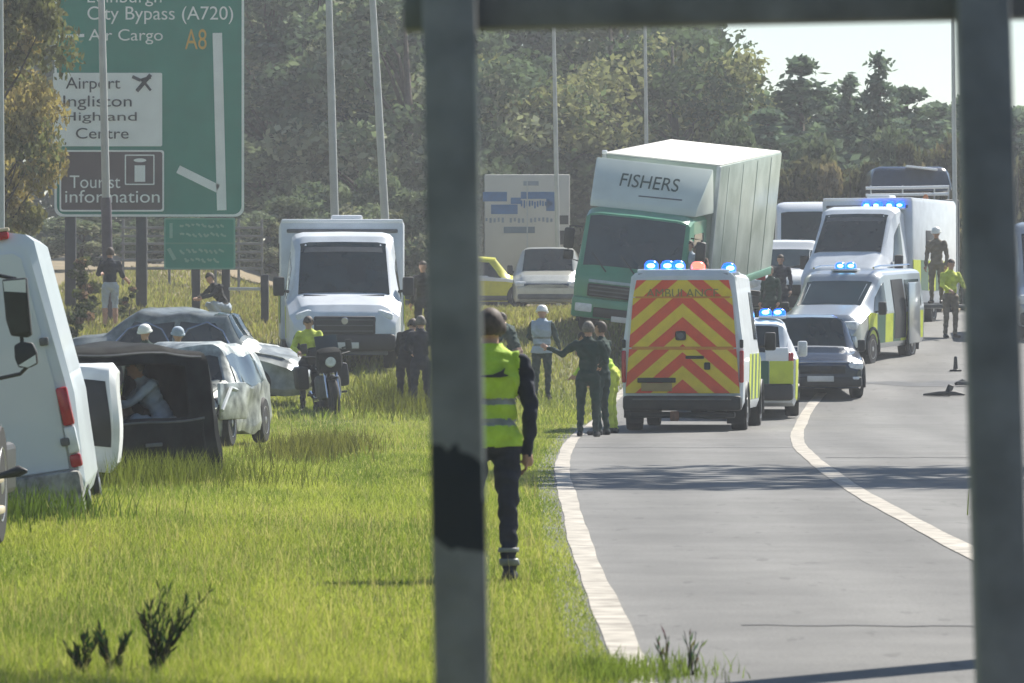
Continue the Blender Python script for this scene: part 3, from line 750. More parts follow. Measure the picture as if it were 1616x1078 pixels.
def arch(root, x, y, r, m):
    bm = bmesh.new(); s = 1 if x > 0 else -1
    pts = [(x, y+math.cos(a)*r, r*.86+math.sin(a)*r) for a in np.linspace(-.35, math.pi+.35, 18)]
    bm_tube(bm, pts, .035, 6); return from_bm('wheel_arch', bm, m, root, smooth=True)
def mirror(root, x, y, z, s=1.0, m='plastic'):
    d = 1 if x > 0 else -1
    bm = bmesh.new(); bm_box(bm, (x+d*.14*s, y, z), (.16*s, .1*s, .26*s), .03*s); bm_tube(bm, [(x-d*.03, y, z-.08*s), (x+d*.12*s, y, z-.05*s)], .022*s, 6)
    o = from_bm('wing_mirror', bm, M[m], root, smooth=True, angle=40); return o
def lightbar(root, x0, x1, y, z, h=.13, d=.3, lamps=((.25, 'cyan'), (.75, 'cyan')), base='white'):
    b = box('light_bar', root, M[base], ((x0+x1)/2, y, z+.02), (x1-x0, d, .05), .015)
    for (t, c) in lamps:
        X = x0+(x1-x0)*t
        k = lathe('lamp', b, M['blue_lamp'] if c == 'cyan' else M['red_lamp'], [(0, .115), (h*.55, .115), (h*.9, .08), (h, .03)], (X, y, z+.045), 'Z', 14)
        if c == 'cyan':
            for dy in (-.1, .1):
                bm = bmesh.new(); bm_ell(bm, (X+.03*dy/.1*((i_:=int(X*100)) % 3-1), y+dy, z+.105), (.07, .04, .04), None, 10); from_bm('lamp_core', bm, M['cyan_lamp'], k, smooth=True)
    return b
def glow(root, x, y, z, r=.06):
    bm = bmesh.new(); bm_ell(bm, (x, y, z), (r, r*.7, r*.7), None, 12); return from_bm('lamp', bm, M['blue_lamp'], root, smooth=True)
def text(root, s, m, size, Mx, ext=.002, align='CENTER'):
    c = bpy.data.curves.new('lettering', 'FONT'); c.body = s; c.size = size; c.align_x = align; c.align_y = 'CENTER'; c.extrude = ext
    o = bpy.data.objects.new('tmp', c); COL.objects.link(o)
    me = bpy.data.meshes.new_from_object(o.evaluated_get(bpy.context.evaluated_depsgraph_get())); bpy.data.objects.remove(o)
    me.transform(Mx); me.materials.clear()
    return link('lettering', me, root, m)
FACE_FRONT = lambda p: Matrix.Translation(p) @ Matrix.Rotation(R(180), 4, 'Z') @ Matrix.Rotation(R(90), 4, 'X')    # reads from +y
FACE_BACK = lambda p: Matrix.Translation(p) @ Matrix.Rotation(R(90), 4, 'X')                                       # reads from -y
def van_st(L, H, Wd, rear_in=.09, nose=1.0, belt=1.25):
    r = -L/2; f = L/2; w_ = Wd/2; t = w_-rear_in
    return [(r, .46, belt, H-.1, w_-.06, w_-.05, t-.06), (r+.06, .36, belt, H-.01, w_-.02, w_, t), (r+1, .34, belt, H, w_-.02, w_, t), (f-2.1*nose, .34, belt, H, w_-.02, w_, t),
            (f-1.82*nose, .34, belt, H-.06, w_-.02, w_, t-.01), (f-1.62*nose, .34, belt, H-.24, w_-.02, w_-.005, t-.05), (f-.82*nose, .34, 1.14, 1.3, w_-.03, w_-.03, w_-.2),
            (f-.2, .32, .92, 1.1, w_-.05, w_-.07, w_-.22), (f-.05, .3, .78, .95, w_-.12, w_-.12, w_-.26), (f, .36, .68, .84, w_-.2, w_-.18, w_-.32)]
def car_st(L, H, Wd, hatch=True, z0=0):
    r = -L/2; f = L/2; w_ = Wd/2; b = .58*H
    if hatch:
        back = [(r, .38, b-.1, b, w_-.16, w_-.14, w_-.24), (r+.06, .26, b, b+.08, w_-.06, w_-.05, w_-.2), (r+.35, .2, b+.02, H-.12, w_-.02, w_, w_-.25), (r+.75, .18, b, H-.02, w_-.02, w_, w_-.27)]
    else:
        back = [(r, .38, .6, .72, w_-.16, w_-.14, w_-.24), (r+.08, .26, .7, .9, w_-.06, w_-.05, w_-.16), (r+.7, .2, .88, .98, w_-.02, w_, w_-.14), (r+1.3, .18, .9, H-.08, w_-.02, w_, w_-.27)]
    return back+[(0, .18, b-.01, H, w_-.02, w_, w_-.27), (.32*L/2, .18, b-.02, H-.06, w_-.02, w_, w_-.27), (f-1.15, .18, b-.06, b+.06, w_-.02, w_-.01, w_-.2),
                 (f-.35, .18, .45*H, .53*H, w_-.05, w_-.06, w_-.24), (f-.07, .2, .36*H, .43*H, w_-.12, w_-.12, w_-.3), (f, .3, .32*H, .38*H, w_-.22, w_-.2, w_-.38)]

n = 26000  # unseen leaf belt behind the camera, added to darken reflections and sky fill
Xb = rng.uniform(-50, 55, n); Yb = rng.uniform(-46, -34, n); Pb = np.stack([Xb, Yb, rng.random(n)**.8*(10+3*np.sin(Xb*.5)+2*np.sin(Xb*1.3))], -1)
cb = (np.array([.08, .098, .065])[None]*rng.uniform(.5, 1.6, (n, 1))).astype(np.float32)
tag(link('woodland', leaf_mesh('woodland', Pb, .4, cb, M['leaf_a'])), 'unseen belt of leaves added behind the viewpoint to darken reflections', 'woodland', kind='stuff')
# ================================================================== foreground frame
def frame_mat():
    m = mat('worn_dark_frame_paint', (.2, .202, .196), .6, var=.28, scale=9, bump=.08, bscale=30)
    t = m.node_tree; p = t.nodes['Principled BSDF']
    co = t.nodes.new('ShaderNodeTexCoord'); s = t.nodes.new('ShaderNodeSeparateXYZ'); t.links.new(co.outputs['Object'], s.inputs[0])
    n = t.nodes.new('ShaderNodeTexNoise'); n.inputs['Scale'].default_value = 16; n.inputs['Detail'].default_value = 6; t.links.new(co.outputs['Object'], n.inputs[0])
    def mth(op, a, b):
        q = t.nodes.new('ShaderNodeMath'); q.operation = op
        for i, x in enumerate((a, b)):
            if isinstance(x, (int, float)): q.inputs[i].default_value = x
            else: t.links.new(x, q.inputs[i])
        return q.outputs[0]
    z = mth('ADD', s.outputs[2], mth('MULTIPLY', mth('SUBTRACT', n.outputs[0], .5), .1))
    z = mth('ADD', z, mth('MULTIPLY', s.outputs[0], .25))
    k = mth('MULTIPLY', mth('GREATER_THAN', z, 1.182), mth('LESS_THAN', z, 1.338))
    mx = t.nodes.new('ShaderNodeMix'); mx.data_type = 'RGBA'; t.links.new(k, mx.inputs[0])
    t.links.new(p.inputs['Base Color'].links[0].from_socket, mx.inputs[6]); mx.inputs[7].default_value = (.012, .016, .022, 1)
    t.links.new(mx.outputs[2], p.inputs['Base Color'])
    return m
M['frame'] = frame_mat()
fr = empty('steel_frame', (0, 9, .02))
tag(fr, 'dark grey steel frame of two posts and a top beam nearest the view', 'frame')
def post(x0, y0, x1, y1, wpx):
    a = W(x0, y0, 9)-Vector((0, 9, .02)); b = W(x1, y1, 9)-Vector((0, 9, .02))
    d = (b-a)/(b.z-a.z); lo = a-d*a.z; hi = a+d*(2.42-a.z)
    bm = bmesh.new(); vv = bm_box(bm, (0, 0, 0), (1, 1, 1), 0)
    wd = wpx*9/K
    for v in vv:
        e = hi if v.co.z > 0 else lo; v.co = Vector((e.x+v.co.x*wd, v.co.y*.09, e.z))
    bmesh.ops.bevel(bm, geom=list(bm.edges), offset=.006, segments=2, affect='EDGES', profile=.5)
    return from_bm('post', bm, M['frame'], fr, smooth=True, angle=40)
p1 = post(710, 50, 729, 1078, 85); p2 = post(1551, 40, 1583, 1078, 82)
p2.data.materials.clear(); p2.data.materials.append(mat('dark_frame_paint', (.165, .17, .175), .6, var=.28, scale=9, bump=.08, bscale=30))
a = W(636, 50, 9.09)-Vector((0, 9, .02)); b = W(1700, 28, 9.09)-Vector((0, 9, .02))
bm = bmesh.new(); vv = bm_box(bm, (0, 0, 0), (1, 1, 1), 0)
for v in vv:
    e = b if v.co.x > 0 else a; v.co = Vector((e.x, .09+v.co.y*.088, e.z+(.1 if v.co.z > 0 else 0)))
bmesh.ops.bevel(bm, geom=list(bm.edges), offset=.006, segments=2, affect='EDGES', profile=.5)
from_bm('beam', bm, p2.data.materials[0], fr, smooth=True, angle=40)
pc = [W(x, y, 8.945)-Vector((0, 9, .02)) for x, y in ((750, 90), (755, 300), (758, 560), (762, 700), (764, 790))]
tube('pale_edge_tube', fr, M['polepaint'], pc, .0017, 6)  # thin pale tube down the right edge of the left post

# ================================================================== signs, poles, fence
def plate(name, root, m, x0, y0, x1, y1, Y, th=.05, rad=.12, hole=None, proud=0):
    """rounded sign plate given by its photo rectangle, built at depth Y with thickness; local to root"""
    o = Vector(root.location); A = W(x0, y1, Y)-o; B = W(x1, y0, Y)-o
    def ring(i):
        pts = []
        for (cx, cz, a0) in ((B.x-rad, B.z-rad, 0), (A.x+rad, B.z-rad, 90), (A.x+rad, A.z+rad, 180), (B.x-rad, A.z+rad, 270)):
            r = max(.005, rad-i)
            for k in range(6):
                t = R(a0+k*18); pts.append((cx+r*math.cos(t), cz+r*math.sin(t)))
        return pts
    y0_ = A.y-proud; bm = bmesh.new()
    f = [bm.verts.new((x, y0_, z)) for x, z in ring(0)]; k = [bm.verts.new((x, y0_+th, z)) for x, z in ring(0)]
    n = len(f)
    for i in range(n): bm.faces.new((f[i], f[(i+1) % n], k[(i+1) % n], k[i]))
    if hole is None: bm.faces.new(f); bm.faces.new(k)
    else:
        h = [bm.verts.new((x, y0_, z)) for x, z in ring(hole)]; h2 = [bm.verts.new((x, y0_+th, z)) for x, z in ring(hole)]
        # inset ring
        cx = (A.x+B.x)/2; cz = (A.z+B.z)/2
        sx = (B.x-A.x-2*hole)/(B.x-A.x); sz = (B.z-A.z-2*hole)/(B.z-A.z)
        for v, w_ in zip(h+h2, f+k): v.co = Vector((cx+(w_.co.x-cx)*sx, v.co.y, cz+(w_.co.z-cz)*sz))
        for i in range(n):
            j = (i+1) % n
            bm.faces.new((f[i], f[j], h[j], h[i])); bm.faces.new((k[i], k[j], h2[j], h2[i])); bm.faces.new((h[i], h[j], h2[j], h2[i]))
    return from_bm(name, bm, m, root)
def stext(root, s, m, x0, y0, x1, y1, Y, proud=.012):
    o = Vector(root.location)
    c = bpy.data.curves.new('lettering', 'FONT'); c.body = s; c.extrude = .002
    t = bpy.data.objects.new('tmp', c); COL.objects.link(t)
    me = bpy.data.meshes.new_from_object(t.evaluated_get(bpy.context.evaluated_depsgraph_get())); bpy.data.objects.remove(t)
    cs = [v.co for v in me.vertices]; bx0 = min(p.x for p in cs); bx1 = max(p.x for p in cs); bz0 = min(p.y for p in cs); bz1 = max(p.y for p in cs)
    A = W(x0, y1, Y)-o; B = W(x1, y0, Y)-o
    for v in me.vertices:
        v.co = Vector((A.x+(v.co.x-bx0)/(bx1-bx0)*(B.x-A.x), A.y-proud-v.co.z, A.z+(v.co.y-bz0)/(bz1-bz0)*(B.z-A.z)))
    me.materials.clear(); return link('lettering', me, root, m)
def sbar(root, m, pts, wpx, Y, proud=.012, name='symbol'):
    """flat printed bar along photo points"""
    o = Vector(root.location); q = [W(x, y, Y)-o for x, y in pts]; bm = bmesh.new(); h = wpx*Y/K/2
    for a, b in zip(q, q[1:]):
        d = (b-a); n_ = Vector((-d.z, 0, d.x)).normalized()*h
        c = [a-n_, a+n_, b+n_, b-n_]
        f = [bm.verts.new(p+Vector((0, -proud-.004, 0))) for p in c]; k = [bm.verts.new(p+Vector((0, -proud, 0))) for p in c]
        bm.faces.new(f); bm.faces.new(k)
        for i in range(4): bm.faces.new((f[i], f[(i+1) % 4], k[(i+1) % 4], k[i]))
    return from_bm(name, bm, m, root)
SY = 119.0
sg = empty('road_sign', (W(236, 0, SY).x, SY, 1.9)); tag(sg, 'big green direction sign for the airport with white and brown panels on dark posts', 'road sign')
plate('sign_panel', sg, M['sign_green'], 86, -120, 385, 342, SY, .06, .2)
plate('border', sg, M['sign_white'], 86, -120, 385, 342, SY, .012, .2, hole=.055, proud=.014)
for px in (111, 223, 338):
    zb = W(px, 345, SY+.15).z; X = W(px, 0, SY+.15).x
    if px == 338: continue
    box('post', sg, M['signback'], (X-sg.location.x, .2, (zb+.6+g(X, SY))/2-1.9-.1), (.26, .18, zb+.6-g(X, SY)+.2), .03)
TM = M['sign_white']
stext(sg, 'Edinburgh', TM, 138, -14, 255, 10, SY); stext(sg, 'City Bypass (A720)', TM, 138, 10, 368, 38, SY)
stext(sg, 'Air Cargo', TM, 140, 46, 257, 70, SY); stext(sg, 'A8', M['sign_yellow'], 292, 46, 326, 78, SY)
sbar(sg, TM, [(343, 52), (350, 332)], 15, SY); sbar(sg, TM, [(281, 267), (344, 298)], 13, SY); sbar(sg, TM, [(92, 58), (133, 56)], 5, SY)
pw = plate('white_panel', sg, M['sign_white'], 84, 115, 256, 231, SY, .015, .04, proud=.016)
for s_, x0, y0, x1, y1 in (('Airport', 104, 122, 190, 146), ('Ingliston', 100, 151, 208, 174), ('Highland', 100, 177, 216, 195), ('Centre', 120, 202, 203, 219)):
    stext(sg, s_, M['ink'], x0, y0, x1, y1, SY, .034)
sbar(sg, M['ink'], [(209, 121), (222, 127), (238, 122)], 5, SY, .034); sbar(sg, M['ink'], [(216, 144), (238, 118)], 6, SY, .034); sbar(sg, M['ink'], [(228, 130), (238, 143)], 4, SY, .034)
plate('brown_panel', sg, M['sign_brown'], 94, 237, 259, 334, SY, .015, .06, proud=.016)
plate('brown_panel_border', sg, M['sign_white'], 94, 237, 259, 334, SY, .006, .06, hole=.04, proud=.024)
plate('symbol_frame', sg, M['sign_white'], 197, 244, 244, 292, SY, .006, .02, hole=.03, proud=.024)
stext(sg, 'i', M['sign_white'], 211, 250, 231, 287, SY, .03)
stext(sg, 'Tourist', M['sign_white'], 110, 277, 190, 297, SY, .03); stext(sg, 'information', M['sign_white'], 103, 300, 252, 320, SY, .03)
S2 = 117.0
s2 = empty('small_road_sign', (W(315, 0, S2).x, S2, 1.9)); tag(s2, 'small green two row sign standing below the big green direction sign', 'road sign')
plate('sign_panel', s2, M['sign_green2'], 259, 344, 371, 425, S2, .05, .04)
plate('border', s2, mat('pale_sign_green', (.12, .34, .25), .5), 259, 344, 371, 425, S2, .01, .04, hole=.035, proud=.012)
PG = mat('faded_sign_print', (.2, .42, .33), .5)
for (y, a, b) in ((357, 284, 352), (371, 284, 350), (397, 284, 350), (411, 292, 346)):
    x = a
    while x < b:
        L = random.uniform(4, 9); sbar(s2, PG, [(x, y-random.uniform(1, 4)), (x+L*.5, y+random.uniform(-3, 3)), (x+L, y+random.uniform(-2, 4))], 3.4, S2, .008, 'lettering'); x += L+3
sbar(s2, PG, [(270, 376), (270, 352)], 5, S2, .008); sbar(s2, PG, [(266, 392), (276, 410)], 6, S2, .008)
sbar(s2, mat('sign_divider', (.08, .28, .2), .5), [(261, 384), (369, 384)], 2.5, S2, .008)
for px in (309, 356):
    X = W(px, 0, S2).x; zb = W(0, 420, S2).z
    box('post', s2, M['signback'], (X-s2.location.x, .12, (zb+g(X, S2))/2-1.9), (.19, .14, zb-g(X, S2)+.3), .02)
PL = 'tall bare lighting columns'
def column(px0, py0, px1, py1, Y, wpx, label, base=False, top=13):
    a = W(px0, py0, Y); b = W(px1, py1, Y); d = (a-b)/(a.z-b.z); z0 = g(b.x, Y)-.2; lo = b+d*(z0-b.z)
    r = empty('lamp_column', lo); L = top-z0; r_ = wpx*Y/K/2
    tube('shaft', r, M['polepaint'], [(0, 0, 0), tuple(d*L*.5), tuple(d*L)], [r_*1.15, r_, r_*.6], 12)
    if base:
        zz = [W(0, y, Y).z-z0 for y in (322, 312)]
        tube('base', r, mat('column_base', (.1, .085, .1), .7, var=.2), [(0, -.0, 0), tuple(d*zz[0]), tuple(d*zz[1])], [r_*1.4, r_*1.4, r_*1.2], 12)
    tube('bracket', r, M['polepaint'], [tuple(d*L), tuple(d*(L+.3)+Vector((.3, 0, .0))), tuple(d*(L+.45)+Vector((1.4, 0, .05)))], r_*.5, 8)
    box('lantern', r, M['greyplastic'], d*(L+.45)+Vector((1.75, 0, .04)), (.75, .28, .16), .05)
    tag(r, label, 'lamp post', PL); return r
column(160, 0, 168, 340, 113, 12, 'lamp column with a thick dark base in front of the big green sign', True)
column(519, 0, 528, 335, 116, 12, 'bare pole rising behind the roof of the box ambulance, left of two')
column(588, 0, 607, 335, 120, 12, 'slightly leaning bare pole behind the box ambulance, right of two')
column(874, 50, 878, 275, 150, 7, 'thin column rising above the trailer with blue lettering')
column(1018, 50, 1020, 225, 150, 6, 'thin column rising above the tilted lorry roof')
column(1505, 150, 1507, 330, 140, 7, 'thin column just left of the right frame post')
column(1, 100, 2, 350, 101, 10, 'pale column at the far left picture edge by the yellowing tree')
# rail fence on the field behind the signs
FY = 136.0; fx0 = W(190, 0, FY).x; fx1 = W(414, 0, FY).x
fe = empty('rail_fence', ((fx0+fx1)/2, FY, g((fx0+fx1)/2, FY))); tag(fe, 'grey rail fence of six horizontal rails behind the small green sign', 'fence')
def fl(p): return Vector(p)-Vector(fe.location)
for i in range(6):
    y = 360+i*13; r0 = fl(W(190, y+random.uniform(-1, 1), FY)); r1 = fl(W(414, y+random.uniform(-2, 2), FY))
    box('rail', fe, M['greyrail'], (r0+r1)/2, ((r1-r0).length, .05, .07), .01)
for i in range(7):
    px = 194+i*36.5; X = W(px, 0, FY).x; zt = W(0, 352, FY).z
    box('post', fe, M['greyrail'], fl((X, FY+.06, (zt+g(X, FY))/2)), (.07, .07, zt-g(X, FY)+.2), .01)
bp = empty('gate_post', (W(418, 0, 112).x, 112, g(W(418, 0, 112).x, 112))); tag(bp, 'dark short post with a pale rail left of the box ambulance', 'post')
box('upright', bp, M['signback'], (0, 0, .35), (.17, .17, 1.5), .02); box('rail', bp, M['galv'], (-.45, .0, .78), (.7, .05, .07), .01)

# ================================================================== chevron ambulance
def batten(root, S, y0, y1, n, v0, v1, side, m1='lime', m2='ambgreen', off=.006):
    for i in range(n):
        a = y0+(y1-y0)*i/n; b = y0+(y1-y0)*(i+1)/n; vm = (v0+v1)/2
        panel(root, 'reflective_square', S, [(a, side*v0), (b, side*v0), (b, side*v1), (a, side*v1)], M[m1 if i % 2 == 0 else m2], off, 3, 3)
am = empty('ambulance', (3.08, 84.95, 0.0), yaw=-6.2); tag(am, 'ambulance seen from behind with red and yellow chevrons across its back', 'ambulance')
L = 5.9; Hh = 2.6
body, S = loft(am, 'body', van_st(L, Hh, 1.98, .17), M['dirty_white'])
hb = -L/2
bm = bmesh.new()   # tailgate: three stacked chevron panels with real seams
def trap(bm, z0, z1, y, th=.025):
    hw = lambda z: .925-.145*(z-.62)/1.85-.035*max(0, z-2.2)/.25
    f = [(-hw(z0), z0), (hw(z0), z0), (hw(z1), z1), (-hw(z1), z1)]
    A = [bm.verts.new((x, y, z)) for x, z in f]; B = [bm.verts.new((x, y+th, z)) for x, z in f]
    bm.faces.new(A); bm.faces.new(B)
    for i in range(4): bm.faces.new((A[i], A[(i+1) % 4], B[(i+1) % 4], B[i]))
trap(bm, .62, 1.335, hb-.03, .04); trap(bm, 1.36, 2.165, hb-.022, .03); trap(bm, 2.18, 2.45, hb-.028, .03)
tg = from_bm('tailgate', bm, M['chevron'], am)
orange = mat('orange_strip', (.62, .25, .03), .45)
for z, h_ in ((1.348, .05), (2.172, .03)): box('seam', tg, orange, (0, hb-.034, z), (1.76-.145*(z-.62), .02, h_), .008)
box('badge', tg, M['plastic'], (-.03, hb-.05, 1.55), (.17, .03, .15), .03); lathe('badge_ring', tg, M['greyplastic'], [(hb-.068, .05), (hb-.06, .055)], (-.03, 0, 1.55), 'Y', 16)
box('handle', tg, M['plastic'], (.2, hb-.055, 1.2), (.3, .03, .05), .015); box('socket', tg, M['plastic'], (.4, hb-.05, 1.06), (.1, .03, .12), .02)
box('plate_recess', tg, M['plastic'], (-.42, hb-.05, .83), (.62, .03, .08), .01); pl = box('number_plate', tg, mat('muddy_plate', (.34, .24, .1), .6), (-.42, hb-.045, .72), (.5, .02, .13), .008)
text(tg, 'AMBULANCE', mat('dull_green_lettering', (.22, .2, .05), .6), .2, FACE_BACK((0, hb-.036, 2.23)))
bm = bmesh.new(); trap(bm, 2.46, 2.56, hb+.035, .03); hdr = from_bm('roof_header', bm, M['greyplastic'], am); hdr.data.materials[0] = mat('grey_header', (.3, .3, .33), .5)
for s in (-1, 1):
    box('marker_lamp', am, M['plastic'], (s*.42, hb+.02, 2.5), (.2, .03, .04), .01)
    box('tail_light', am, M['red_lens'], (s*.955, hb+.0, 1.05), (.07, .1, .52), .02); box('tail_pillar', am, M['plastic'], (s*.955, hb-.0, 1.42), (.06, .07, .14), .02)
bmp = box('rear_bumper', am, M['plastic'], (0, hb-.05, .46), (1.92, .3, .24), .05)
box('step', bmp, M['greyplastic'], (0, hb-.2, .52), (1.6, .06, .025), .01); box('under_bar', am, M['plastic'], (0, hb+.05, .27), (1.7, .12, .1), .03)
box('tow_eye', am, M['orange_rust'], (-.13, hb+.0, .25), (.14, .12, .16), .02)
for x in (-1, 1):
    wheel(am, x*.86, hb+1.0, .34, .25); wheel(am, x*.86, L/2-.95, .34, .22); arch(am, x*.975, hb+1.0, .42, M['plastic']); arch(am, x*.975, L/2-.95, .42, M['plastic'])
    batten(am, S, hb+1.6, L/2-.5, 8, .7, .91, x); box('mud_flap', am, M['rubber'], (x*.82, hb+.55, .32), (.28, .03, .4))
panel(am, 'side_window', S, [(.1, .44), (1.05, .44), (1.05, .64), (.1, .64)], M['glass']); panel(am, 'side_window', S, [(.1, -.44), (1.05, -.44), (1.05, -.64), (.1, -.64)], M['glass'])
panel(am, 'cab_window', S, [(1.25, .46), (1.75, .5), (2.05, .68), (1.25, .68)], M['glass']); panel(am, 'cab_window', S, [(1.25, -.46), (1.75, -.5), (2.05, -.68), (1.25, -.68)], M['glass'])
panel(am, 'windscreen', S, [(1.3, -.3), (1.3, .3), (2.1, .32), (2.1, -.32)], M['glass']); mirror(am, .98, 1.75, 1.45, 1.2); mirror(am, -.98, 1.75, 1.45, 1.2)
lightbar(am, -.62, .22, hb+.35, Hh-.02, .15, .3, ((.1, 'cyan'), (.42, 'cyan'), (.62, 'cyan')))
lightbar(am, .2, .34, hb+.3, Hh-.02, .13, .24, ((.2, 'red'),)); lightbar(am, .55, .9, hb+.35, Hh-.06, .15, .3, ((.5, 'cyan'), ))
box('roof_step', am, M['white'], (0, hb+.5, Hh+.0), (1.5, .7, .06), .02)

# ================================================================== estate / response car beyond it
rv = empty('response_car', (4.3, 93.4, float(road_z(93.4))), yaw=-3); tag(rv, 'white car with yellow and green squares half hidden beside the chevron ambulance', 'car')
L = 4.7; _, S = loft(rv, 'body', car_st(L, 1.78, 1.92), M['dirty_white'])
for k in range(4): box('tail_square', rv, M['lime' if k % 2 else 'ambgreen'], (-.66+k*.44, -2.345, .8), (.43, .04, .42), .01)
panel(rv, 'lime_corner', S, [(-2.24, .62), (-1.9, .66), (-1.9, .93), (-2.24, .93)], M['lime'], .01)
panel(rv, 'rear_window', S, [(-2.27, -.27), (-2.27, .27), (-2.02, .27), (-2.02, -.27)], M['glass'])
for s in (-1, 1):
    panel(rv, 'side_window', S, [(-1.75, s*.42), (.7, s*.42), (1.0, s*.68), (-2.0, s*.68)], M['glass'])
    batten(rv, S, -2.1, 1.6, 6, .74, .9, s, 'ambgreen', 'lime'); wheel(rv, s*.85, -1.4, .38, .25); wheel(rv, s*.85, 1.4, .38, .25); arch(rv, s*.945, -1.4, .45, M['plastic']); arch(rv, s*.945, 1.4, .45, M['plastic'])
    mirror(rv, s*.9, .75, 1.22, 1.1, 'white'); box('tail_light', rv, M['red_lens'], (s*.82, -2.3, 1.0), (.12, .08, .32), .03)
box('rear_bumper', rv, M['plastic'], (0, -2.33, .45), (1.75, .2, .3), .06); box('number_plate', rv, M['plate_y'], (0, -2.36, .86), (.52, .02, .12), .01)
panel(rv, 'white_corner_panel', S, [(-2.28, .3), (-2.28, .7), (-1.98, .7), (-1.98, .5)], M['white'], .012)
box('white_tail_panel', rv, M['white'], (.58, -2.335, 1.12), (.42, .06, .26), .03)
lightbar(rv, .25, .75, -1.55, 1.78, .13, .28, ((.25, 'cyan'), (.75, 'cyan'))); lightbar(rv, -.75, -.25, -1.55, 1.78, .13, .28, ((.5, 'cyan'),))

# ================================================================== dark car facing us
dc = empty('dark_car', (5.85, 100.6, float(road_z(99.6))-.02), yaw=184); tag(dc, 'dark car facing the camera beside the lane line in front of the silver chequered van', 'car')
L = 4.4; _, S = loft(dc, 'body', car_st(L, 1.62, 1.82), M['dark_blue'])
panel(dc, 'windscreen', S, [(.72, -.3), (.72, .3), (1.05, .3), (1.05, -.3)], M['glass_far'])
panel(dc, 'bonnet', S, [(1.12, -.33), (1.12, .33), (2.05, .3), (2.05, -.3)], mat('bonnet_sky_reflection', (.3, .31, .33), .3, coat=.6), .014)  # sky reflection on the dark bonnet is painted in as pale grey
box('bonnet_edge', dc, M['chrome'], (0, 2.12, .7), (1.5, .05, .025), .01)
box('grille', dc, M['plastic'], (0, 2.17, .55), (1.0, .06, .2), .03); box('front_bumper', dc, M['plastic'], (0, 2.16, .32), (1.6, .14, .2), .05)
box('number_plate', dc, M['plate_w'], (.02, 2.25, .38), (.52, .02, .11), .008)
for s in (-1, 1):
    box('headlight', dc, M['headlamp'], (s*.68, 2.1, .62), (.3, .16, .13), .04); box('fog_lamp', dc, M['headlamp'], (s*.68, 2.2, .38), (.14, .06, .08), .02)
    wheel(dc, s*.8, 1.35, .34, .22); wheel(dc, s*.8, -1.35, .34, .22); arch(dc, s*.9, 1.35, .41, M['plastic']); mirror(dc, s*.86, .75, 1.02, .9)
    panel(dc, 'side_window', S, [(-1.5, s*.42), (.6, s*.42), (.95, s*.68), (-1.7, s*.68)], M['glass'])

# ================================================================== silver chequered van
vn = empty('police_van', (7.45, 111.3, g(7.2, 109.5)+.02), yaw=159, pitch=-2); tag(vn, 'silver van with a yellow and green chequered side and an open side door', 'van')
L = 4.9; H2 = 2.0; _, S = loft(vn, 'body', van_st(L, H2, 1.95, .12, 1.0, 1.08), M['silver'])
panel(vn, 'windscreen', S, [(.8, -.3), (.8, .3), (1.62, .31), (1.62, -.31)], M['glass_far'])
box('grille', vn, M['plastic'], (0, 2.42, .82), (1.2, .06, .14), .03); box('front_bumper', vn, M['silver'], (0, 2.42, .52), (1.75, .16, .3), .07); box('number_plate', vn, M['plate_w'], (0, 2.51, .5), (.52, .02, .11), .008)
for s in (-1, 1):
    box('headlight', vn, M['headlamp'], (s*.72, 2.33, .88), (.32, .2, .2), .06)
    wheel(vn, s*.84, 1.5, .35, .24); wheel(vn, s*.84, -1.45, .35, .24); arch(vn, s*.96, 1.5, .43, M['plastic']); arch(vn, s*.96, -1.45, .43, M['plastic'])
    panel(vn, 'cab_window', S, [(.45, s*.43), (1.0, s*.46), (1.4, s*.68), (.45, s*.68)], M['glass']); batten(vn, S, -2.3, 1.75, 7, .7, .92, s)
    panel(vn, 'side_window', S, [(-2.2, s*.43), (-1.1, s*.43), (-1.1, s*.66), (-2.2, s*.66)], M['glass_far']); mirror(vn, s*.95, 1.25, 1.22, 1.1)
    tube('roof_rail', vn, M['chrome'], [(s*.68, -2.2, H2+.09), (s*.68, 0, H2+.11), (s*.68, .5, H2+.08)], .025, 6)
panel(vn, 'open_doorway', S, [(-.95, .42), (-.1, .42), (-.1, .9), (-.95, .9)], M['plastic'], .012); panel(vn, 'open_doorway', S, [(-.95, -.42), (-.1, -.42), (-.1, -.9), (-.95, -.9)], M['plastic'], .012)
for s in (-1, 1): box('sliding_door', vn, M['silver'], (s*1.06, -1.3, 1.05), (.05, .85, 1.35), .03)
lightbar(vn, -.3, .3, .35, H2+.02, .14, .28, ((.3, 'cyan'), (.7, 'cyan')))

